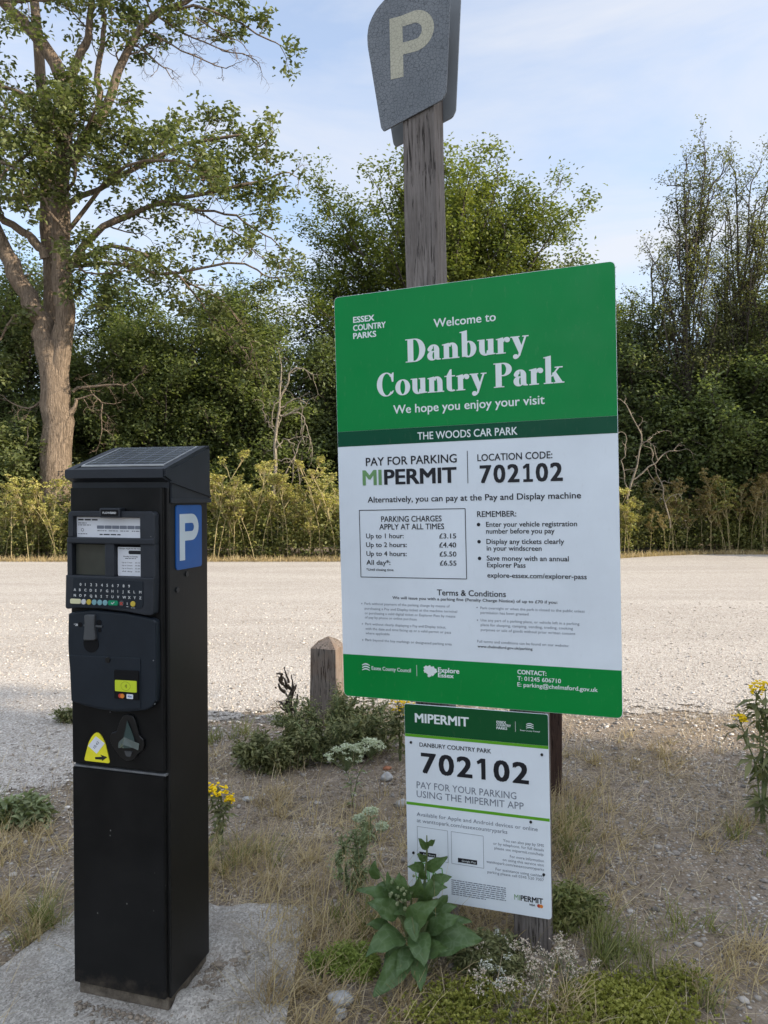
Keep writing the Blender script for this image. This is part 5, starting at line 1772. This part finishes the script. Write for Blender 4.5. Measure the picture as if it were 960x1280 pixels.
# dry verge at the far edge
x = rng.uniform(-12, 13, 16000)
y = 17.55 + 2.2 * sstep(3.5, 9, x) + np.abs(rng.normal(0, .32, len(x))) - .12
V, F = grass_np(np.stack([x, y], 1), rng, .05, .22, .012, .6, .9, z=0 * x)
tag(link('verge_grass', mesh_np('verge_grass', V, F, M['dry_grass'])), 'dry grass verge along the far edge of the car park', kind='stuff')


def rock(label, x, y, r, mat, seed, sq=(1, .8, .7), z=None, group=None, cat='stone', name='stone'):
    rng = random.Random(seed)
    m = MB(); m.ball((0, 0, 0), r, 3, sq, 0, rng)
    ph = [rng.uniform(0, 6.28) for _ in range(6)]
    V = []
    for v in m.v:
        u = Vector(v) / r
        k = 1 + .16 * math.sin(3.1 * u.x + ph[0]) * math.sin(2.7 * u.y + ph[1]) + .10 * math.sin(6 * u.z + ph[2]) * math.sin(5 * u.x + ph[3]) + .05 * math.sin(13 * u.y + ph[4])
        V.append((v[0] * k, v[1] * k, max(v[2] * k, -r * .4)))
    m.v = V
    o = m.build(name, mat, None, True, (x, y, (gzf(x, y) if z is None else z) + r * sq[2] * .55))
    return tag(o, label, cat, group)
rock('pale grey lump of stone lying in dry grass beneath the burdock', -.135, 2.20, .034, M['stone'], 1, (1.05, .8, .72))
rock('small grey stone tucked below the pale lump in the dry grass', -.128, 2.145, .018, M['stone'], 2, (.9, .8, .9))
rock('pale stone on the bare soil beside the white umbel', .015, 3.95, .036, M['stone'], 3)
rock('dull grey stone on the soil left of the payment sign edge', .09, 3.62, .032, M['stone'], 4)
rock('flat pale stone on the soil right of the yellow ragwort by the machine', -.70, 3.70, .028, M['stone'], 5, (1, .7, .5))
rock('brick red stone in front of the leafy bush', 0.02, 4.12, .024, plain('brick_fragment', (.32, .14, .08, 1), .9, .2, .3), 6, (1.1, .7, .5))
# broken, crumbly concrete right of the machine
rng = np.random.RandomState(55)
gx = np.arange(-.64, -.28, .010); gy = np.arange(2.06, 2.74, .010)
GX, GY = np.meshgrid(gx, gy)
hh = 0
for f, a in ((14, .3), (23, 1.3), (37, 2.2), (61, .9), (95, 2.7)):
    hh = hh + np.sin(f * (GX * math.cos(a) + GY * math.sin(a)) + f) * np.sin(f * .8 * (GY * math.cos(a) - GX * math.sin(a)) + 1) / f
edge = np.minimum.reduce([(GX + .645) / .05, (-.30 + .02 * np.sin(GY * 21) - GX) / .07, (2.72 - GY) / .08, (GY - 2.07) / .06])
HZ = .014 * np.clip(edge, -1, 1) + hh * .16 + rng.uniform(-.0025, .0025, GX.shape) - .002
i = (np.arange(len(gy) - 1)[:, None] * len(gx) + np.arange(len(gx) - 1)[None]).ravel()
tag(link('pavement', mesh_np('pavement', np.stack([GX, GY, HZ], -1).reshape(-1, 3), np.stack([i, i + 1, i + len(gx) + 1, i + len(gx)], 1), M['concrete'])), 'broken crumbly concrete beside the ticket machine', kind='structure')
q = rng.uniform(0, 1, 900)
side = rng.uniform(size=900) < .7
P = np.where(side[:, None], np.stack([-.625 + q * .075 + np.abs(rng.normal(0, .035, 900)) , 2.13 + q * .28 + rng.normal(0, .02, 900)], 1),
             np.stack([-.95 + q * .32, 2.20 - q * .09 - np.abs(rng.normal(0, .025, 900))], 1))
V, F = stones_np(np.column_stack([P, np.where(side, .010, .001)]), np.clip(rng.lognormal(-5.8, .5, 900), .0012, .009), rng, .7, .35)
tag(link('rubble', mesh_np('rubble', V, F, M['rubble'])), 'crumbs of mortar and grit round the foot of the ticket machine', kind='stuff')
RB_ = 'rubble crumbled around the foot of the ticket machine'
rp = [(-.60, 2.22, .022), (-.57, 2.30, .026), (-.545, 2.36, .03), (-.60, 2.32, .014), (-.63, 2.13, .015), (-.70, 2.115, .017), (-.755, 2.125, .018), (-.80, 2.15, .012), (-.585, 2.42, .022), (-.50, 2.38, .028), (-.52, 2.46, .020), (-.66, 2.085, .012), (-.62, 2.17, .012), (-.555, 2.25, .012)]
for i, (x, y, r) in enumerate(rp):
    side = y > 2.2
    rock('brown crumbled mortar lump beside the right foot of the ticket machine' if side else 'small grey mortar lump in front of the foot of the ticket machine', x, y, r * .5, M['rubble'], 20 + i, (1, .8, .6), .002, RB_)


# ------------------------------------------------------------------ single plants near the signs
def broad_leaf(m, base, tip, width, sag, up, wave, rng, n=12, k=6):
    """a broad folded leaf blade from base to tip; up = which way its face looks"""
    base, tip, up = Vector(base), Vector(tip), Vector(up)
    ax = tip - base
    L = ax.length
    s = ax.cross(up).normalized()
    nn = s.cross(ax).normalized()
    ph = rng.uniform(0, 6.28)
    rows = []
    for i in range(n + 1):
        t = i / n
        c = base + ax * t + nn * (sag * L * 4 * t * (1 - t)) - Vector((0, 0, 1)) * sag * L * .9 * t * t
        w = width * .5 * (math.sin(math.pi * min(1, t * 1.02) ** .72) ** .75 if 0 < t < 1 else 0) + .0015
        row = []
        for j in range(-k, k + 1):
            q = j / k
            lift = .16 * w * abs(q) ** 1.3 + wave * L * abs(q) ** 2 * math.sin(ph + t * 15 + (2 if q > 0 else 0)) * (.4 + t) - .03 * w * math.cos(q * 9)
            row.append(c + s * (w * q) + nn * lift)
        rows.append(row)
    o = len(m.v)
    for r_ in rows:
        m.v += [tuple(p) for p in r_]
    wd = 2 * k + 1
    for i in range(n):
        for j in range(wd - 1):
            m.f.append((o + i * wd + j, o + i * wd + j + 1, o + (i + 1) * wd + j + 1, o + (i + 1) * wd + j))


BX, BY = .085, 2.33
bur = thing('burdock_plant', 'burdock with big dark green leaves growing against the payment sign', 'plant', (BX, BY, gzf(BX, BY)))
rng_ = random.Random(8)
B0 = Vector((BX, BY, 0))
def bp_(px, py, Y):
    return Vector(at(px, py - 0, Y)) - Vector((BX, BY, gzf(BX, BY)))
# leaves: base px, tip px, depths, width m, facing
bl = [((512, 1196, 2.26), (466, 1250, 2.16), .10, .05, (.2, -.8, .6)),
      ((521, 1200, 2.28), (527, 1244, 2.17), .075, .04, (.1, -.9, .4)),
      ((505, 1178, 2.28), (457, 1194, 2.20), .115, .10, (-.2, -.5, .85)),
      ((522, 1172, 2.28), (531, 1212, 2.18), .10, .06, (0, -.85, .5)),
      ((530, 1196, 2.30), (562, 1188, 2.22), .075, .05, (.3, -.7, .6)),
      ((533, 1188, 2.34), (604, 1166, 2.30), .155, .12, (.25, -.62, .75)),
      ((530, 1184, 2.36), (590, 1146, 2.36), .10, .10, (.2, -.4, .9)),
      ((512, 1164, 2.30), (548, 1122, 2.24), .095, .08, (-.3, -.8, .5)),
      ((522, 1160, 2.36), (560, 1118, 2.34), .09, .06, (.5, -.8, .3)),
      ((498, 1150, 2.30), (460, 1128, 2.26), .085, .06, (-.4, -.6, .7)),
      ((494, 1142, 2.34), (446, 1108, 2.30), .07, .08, (-.2, -.5, .85)),
      ((506, 1132, 2.32), (500, 1092, 2.30), .085, .05, (-.3, -.9, .3)),
      ((514, 1128, 2.34), (524, 1098, 2.28), .085, .06, (.2, -.9, .4)),
      ((524, 1126, 2.36), (560, 1110, 2.32), .075, .06, (.2, -.6, .8)),
      ((470, 1104, 2.38), (468, 1078, 2.36), .05, .05, (-.3, -.9, .2)),
      ((534, 1092, 2.38), (560, 1072, 2.34), .050, .05, (.2, -.8, .6)),
      ((531, 1090, 2.38), (510, 1086, 2.34), .045, .05, (-.2, -.8, .5)),
      ((533, 1080, 2.38), (522, 1070, 2.35), .03, .04, (-.2, -.8, .5)),
      ((535, 1066, 2.38), (524, 1050, 2.36), .030, .04, (-.1, -.9, .3)),
      ((534, 1060, 2.38), (544, 1052, 2.35), .028, .04, (.2, -.9, .3)),
      ((530, 1104, 2.36), (527, 1086, 2.31), .035, .05, (-.1, -.9, .3)),
      ((500, 1120, 2.34), (482, 1104, 2.31), .05, .06, (-.3, -.7, .6)),
      ((500, 1190, 2.34), (480, 1214, 2.28), .06, .05, (-.2, -.7, .6)),
      ((540, 1150, 2.35), (572, 1134, 2.33), .06, .06, (.3, -.6, .7)),
      ((488, 1168, 2.33), (458, 1158, 2.30), .06, .08, (-.2, -.5, .8)),
      ((545, 1176, 2.36), (582, 1186, 2.28), .085, .07, (.3, -.8, .5)),
      ((515, 1150, 2.28), (520, 1182, 2.22), .07, .05, (-.1, -.9, .4)),
      ((540, 1130, 2.37), (552, 1150, 2.33), .06, .05, (.3, -.9, .3)),
      ((486, 1112, 2.35), (466, 1118, 2.33), .04, .06, (-.2, -.6, .7)),
      ((536, 1172, 2.33), (578, 1146, 2.30), .075, .07, (.3, -.5, .8)),
      ((508, 1146, 2.32), (474, 1140, 2.29), .06, .07, (-.3, -.5, .8)),
      ((526, 1140, 2.34), (540, 1098, 2.31), .055, .06, (.2, -.8, .5)),
      ((498, 1130, 2.33), (484, 1090, 2.31), .05, .06, (-.3, -.8, .5)),
      ((538, 1110, 2.37), (566, 1098, 2.34), .05, .06, (.3, -.6, .7)),
      ((514, 1190, 2.27), (496, 1226, 2.18), .07, .05, (-.1, -.8, .5))]
crownp = bp_(520, 1215, 2.33)
sm = MB()
for b, t, w, sag, up in bl:
    m = MB()
    pb_, pt_ = bp_(*b), bp_(*t)
    broad_leaf(m, pb_, pt_, w * .72, sag * 1.7, up, .045, rng_)
    m.build('leaf', M['burdock'], bur, True)
    if b[1] > 1115:
        sm.tube(smooth_line([tuple(crownp), tuple(crownp.lerp(pb_, .5) + Vector((0, 0, .02))), tuple(pb_), tuple(pb_.lerp(pt_, .75) + Vector((0, -.002, .002)))], 8), np.linspace(.0052, .0018, 8), 6)
main = [tuple(crownp - Vector((0, 0, .03))), tuple(bp_(526, 1160, 2.35)), tuple(bp_(531, 1110, 2.37)), tuple(bp_(534, 1075, 2.38)), tuple(bp_(534, 1048, 2.375))]
sm.tube(smooth_line(main, 12), np.linspace(.0075, .002, 12), 7)
sm.tube(smooth_line([tuple(bp_(520, 1205, 2.34)), tuple(bp_(502, 1150, 2.33)), tuple(bp_(486, 1115, 2.34)), tuple(bp_(468, 1085, 2.37))], 10), np.linspace(.006, .002, 10), 6)
sm.tube(smooth_line([tuple(bp_(512, 1180, 2.34)), tuple(bp_(508, 1140, 2.33)), tuple(bp_(505, 1105, 2.33))], 8), np.linspace(.005, .002, 8), 6)
sm.build('stem', M['green_stem'], bur, True)
m = MB()
for k in range(34):
    c = bp_(504 + rng_.gauss(0, 9), 1122 + rng_.gauss(0, 14), 2.30 + rng_.uniform(-.02, .03))
    m.ball(c, rng_.uniform(.004, .0075), 1, (1, 1, 1.2), .15, rng_)
m.build('buds', M['mug_leaf'], bur)


def bushy(name, label, cat, x, y, spec, seed, leafm, L, Wd, per, spread, stems, h, rad, group=None, sm_='green_stem', r=.004, droop=.1, depth=1):
    """upright leafy herb: several stems with side twigs and small leaves; spec 'lobe' spreads the tops"""
    rng = np.random.RandomState(seed)
    z = gzf(x, y)
    t = thing(name, label, cat, (x, y, z), group=group)
    w, tips = Wood(), []
    for k in range(stems):
        a = rng.uniform(0, 6.28); q = rng.uniform(0, 1) ** .6
        top = np.array([math.cos(a) * rad[0] * q, math.sin(a) * rad[1] * q, h * rng.uniform(.55, 1.0) * (1 - .4 * q ** 2)])
        b = np.array([top[0] * .35, top[1] * .35, -.02])
        limb(w, tips, rng, [b, (b + top) * .5 + rng.normal(size=3) * .02, top], r, r * .4, 8, 4, .15, h * .10, h * .26, depth, 3, .2, .006)
    link('stem', w.mesh('stem', M[sm_]), t)
    link('foliage', crown_mesh('foliage', tips, rng, per, spread, L, Wd, M[leafm], .5, droop), t)
    return t


bushy('leafy_bush', 'straggly dark green weedy bush around the foot of the grey bollard', 'bush', -.235, 4.35, None, 101, 'bush_leaf', .036, .010, 2, .024, 34, .36, (.44, .28))
bushy('leafy_bush', 'low sprawling green weed clump left of the bollard bush', 'bush', -.62, 4.15, None, 102, 'bush_leaf', .038, .014, 3, .018, 13, .20, (.22, .18))
# dark seed stalks beside the bollard
bushy('seed_stalk', 'thin dark dried seed stalk standing left of the grey bollard', 'dry stalk', -.56, 4.5, None, 103, 'stalk_leaf', .018, .012, 1, .012, 4, .60, (.14, .08), None, 'dark_stem', .002, .1, 0)
bushy('mugwort_plant', 'slender grey green herb left of the burdock', 'plant', -.10, 2.78, None, 104, 'mug_leaf', .020, .006, 2, .014, 3, .27, (.08, .06), None, 'green_stem', .0025)
bushy('feathery_plant', 'bright green low feathery plant left of the burdock at soil level', 'plant', -.125, 2.36, None, 105, 'yarrow_leaf', .018, .005, 7, .012, 16, .06, (.11, .05), None, 'green_stem', .0015)
bushy('green_herb', 'small green leafy weed right of the wooden post', 'plant', .66, 2.62, None, 106, 'green_grass', .030, .008, 2, .014, 12, .13, (.12, .10), None, 'green_stem', .0018)
bushy('dark_herb', 'dark green low leafy weed between the burdock and wooden post', 'plant', .33, 2.36, None, 107, 'bush_leaf', .026, .010, 6, .014, 16, .08, (.14, .08), None, 'green_stem', .0015)
bushy('creeping_weed', 'low green creeping weed in dry grass beyond the concrete pad', 'plant', -1.70, 3.40, None, 108, 'mug_leaf', .05, .024, 1, .02, 8, .10, (.18, .12), None, 'green_stem', .002)
bushy('creeping_weed', 'small green weed on the gravel left of the ticket machine', 'plant', -2.05, 5.0, None, 109, 'bush_leaf', .04, .012, 2, .02, 8, .12, (.2, .12), None, 'green_stem', .002)

# ragwort
def ragwort(label, x, y, h, heads, seed, leafn=60, rad=.05):
    rng = np.random.RandomState(seed)
    t = thing('ragwort_plant', label, 'plant', (x, y, gzf(x, y)), group='yellow ragworts')
    w, tips = Wood(), []
    hp = []
    for dx, dy, dz, r in heads:
        top = np.array([dx, dy, dz])
        P = smooth_line([(rng.normal() * .01, rng.normal() * .01, -.02), (dx * .25, dy * .25, dz * .5), (dx * .7, dy * .7, dz * .82), top - np.array([0, 0, r * .6])], 8, rng, .003)
        w.tube(P, np.linspace(.0045, .0025, 8), 5)
        for k in range(10):
            v = unit(rng.normal(size=3)); v[2] = abs(v[2]) * .5
            q = top + v * r
            w.tube(np.array([P[-1], q]), [.0016, .0012], 3)
            hp.append(q)
        for k in range(leafn // len(heads)):
            tips.append(P[rng.randint(1, 7)] + rng.normal(size=3) * .008)
    link('stem', w.mesh('stem', M['green_stem']), t)
    V, F = leaves_np(np.array(tips), rng, rad * 1.6, rad * .42, .5, .15)
    link('foliage', mesh_np('foliage', V, F, M['bush_leaf']), t)
    m = MB()
    rr = random.Random(seed)
    for q in hp:
        for j in range(3):
            c = q + rng.normal(size=3) * .008
            m.ball(c, rr.uniform(.006, .009), 1, (1, 1, .55), .25, rr)
    m.build('blossom', M['ragwort'], t)
ragwort('yellow ragwort flowering low against the right flank of the ticket machine', -.735, 3.22, .3, [(-.01, 0, .24, .032), (-.05, .01, .235, .03), (.045, 0, .205, .010)], 1, 90, .04)
ragwort('yellow ragwort peeping out left of the payment sign', .10, 4.25, .4, [(-.02, 0, .36, .035), (-.015, 0, .30, .035), (.04, 0, .33, .03)], 2)
ragwort('tall yellow ragwort with leafy stems alone on the open soil', 1.80, 3.42, .7, [(-.03, 0, .64, .045), (.02, .02, .65, .04), (.09, 0, .60, .04), (-.11, 0, .50, .022), (.07, -.03, .47, .03), (.14, 0, .56, .035)], 3, 190, .06)

# wild carrot umbels
def carrot(label, x, y, heads, seed):
    rng = np.random.RandomState(seed)
    t = thing('wild_carrot_plant', label, 'plant', (x, y, gzf(x, y)), group='wild carrots')
    w, pts, tips = Wood(), [], []
    for dx, dy, dz, r in heads:
        top = np.array([dx, dy, dz])
        P = smooth_line([(0, 0, -.02), (dx * .3, dy * .3, dz * .5), top - np.array([0, 0, r * .7])], 7, rng, .002)
        w.tube(P, np.linspace(.0028, .0018, 7), 4)
        for k in range(46):
            a = rng.uniform(0, 6.28); q = r * math.sqrt(rng.uniform())
            c = top + np.array([math.cos(a) * q, math.sin(a) * q, .55 * r * (1 - (q / r) ** 2)])
            w.tube(np.array([P[-1], c]), [.001, .0008], 3)
            pts.append(c + rng.normal(size=(22, 3)) * np.array([.007, .007, .003]))
        for k in range(14):
            tips.append(P[rng.randint(0, 5)] + rng.normal(size=3) * .012)
    link('stem', w.mesh('stem', M['green_stem']), t)
    V, F = leaves_np(np.concatenate(pts), rng, .010, .008, .8, 0)
    link('blossom', mesh_np('blossom', V, F, M['carrot']), t)
    V, F = leaves_np(np.array(tips), rng, .05, .012, .5, .1)
    link('foliage', mesh_np('foliage', V, F, M['mug_leaf']), t)
carrot('wild carrot with a broad greenish white umbel in front of the bush', -.16, 3.62, [(-.03, -.02, .26, .105), (.09, .03, .29, .075)], 1)
carrot('wild carrot with small pale umbels on the bare soil behind the burdock', -.06, 3.25, [(0, 0, .13, .022), (-.05, .02, .09, .02), (.05, -.02, .07, .022)], 2)

# stonecrop: bright cushions and white flowering stems by the post
rng = np.random.RandomState(77)
P = np.concatenate([np.array([x, y]) + rng.normal(size=(k, 2)) * np.array([sx, sy]) for x, y, sx, sy, k in ((.70, 2.20, .07, .05, 500), (.78, 2.12, .07, .06, 800), (.28, 2.20, .08, .04, 220), (.20, 2.12, .07, .04, 200), (.93, 2.26, .04, .03, 120), (.48, 2.10, .1, .03, 150))])
n = len(P)
ang = rng.uniform(0, 6.28, (n, 7))
hh = rng.uniform(.012, .045, n)
base = np.column_stack([P, gz(P[:, 0], P[:, 1]) + hh])
d = np.stack([np.cos(ang), np.sin(ang), np.full_like(ang, .8)], -1)
pts = (base[:, None] + d * .0015).reshape(-1, 3)
V, F = leaves_np(pts, rng, .0115, .007, .3, -.3, dirs=d.reshape(-1, 3) * 1.4)
pts2 = base - np.array([0, 0, .008]) + rng.normal(size=(n, 3)) * .003
V2, F2 = leaves_np(np.repeat(pts2, 4, 0), rng, .012, .007, .3, -.2)
tag(link('ground_cover', mesh_np('ground_cover', np.concatenate([V, V2]), np.concatenate([F, F2 + len(V)]), M['moss'])), 'bright yellow green stonecrop cushions at the foot of the wooden post', kind='stuff')

def stone_flower(seed, pink):
    rng = np.random.RandomState(seed)
    w, pts = Wood(), []
    for k in range(4):
        a = rng.uniform(0, 6.28); h = rng.uniform(.07, .13); q = rng.uniform(.01, .04)
        top = np.array([math.cos(a) * q, math.sin(a) * q, h])
        P = smooth_line([(0, 0, -.01), top * .5 + rng.normal(size=3) * .004, top], 5)
        w.tube(P, np.linspace(.0014, .0009, 5), 4)
        for j in range(9):
            c = top + rng.normal(size=3) * np.array([.013, .013, .009])
            w.tube(np.array([top - np.array([0, 0, .015]), c]), [.0007, .0005], 3)
            pts.append(c + rng.normal(size=(4, 3)) * .003)
    V, F = leaves_np(np.concatenate(pts), rng, .0085, .006, .5, -.2)
    lp = np.column_stack([rng.normal(0, .018, 40), rng.normal(0, .018, 40), rng.uniform(0, .07, 40)])
    V2, F2 = leaves_np(lp, rng, .013, .006, .4, -.2)
    return w.mesh('stem', M['green_stem']), mesh_np('blossom', V, F, M['pink_floret'] if pink else M['white_floret']), mesh_np('foliage', V2, F2, M['moss'] if not pink else M['mug_leaf'])
sfk = [stone_flower(300 + i, i >= 3) for i in range(6)]
fl = [(575, 1180), (590, 1200), (610, 1190), (618, 1222), (600, 1240), (630, 1210), (632, 1236), (648, 1212), (655, 1198), (668, 1206), (672, 1226), (684, 1218), (690, 1200), (700, 1190), (712, 1216), (704, 1232), (722, 1226), (738, 1212), (716, 1200), (694, 1242), (660, 1246), (640, 1254), (626, 1176), (748, 1222), (678, 1240), (688, 1256), (608, 1214), (730, 1204)]
for i, (px, py) in enumerate(fl[::2] + fl[1::4]):
    Y = EYE / ((py + 22 - 622) / 905)
    Y = min(Y, 2.60)
    x = (px - 480) / 905 * Y
    pink = i % 5 in (2, 4) or px > 655
    k = sfk[(i % 3) + (3 if pink else 0)]
    t = thing('stonecrop_plant', 'stonecrop stem with faded pinkish flower clusters near the foot of the wooden post' if pink else 'stonecrop stem with white flower clusters near the foot of the wooden post', 'plant',
              (x, Y, gzf(x, Y)), (0, 0, i * 1.7), 'faded stonecrop flowers' if pink else 'white stonecrop flowers')
    s = .6 + .35 * ((i * 7) % 5) / 5
    t.scale = (s, s, s)
    for nm, me in zip(('stem', 'blossom', 'foliage'), k):
        link(nm, me, t)
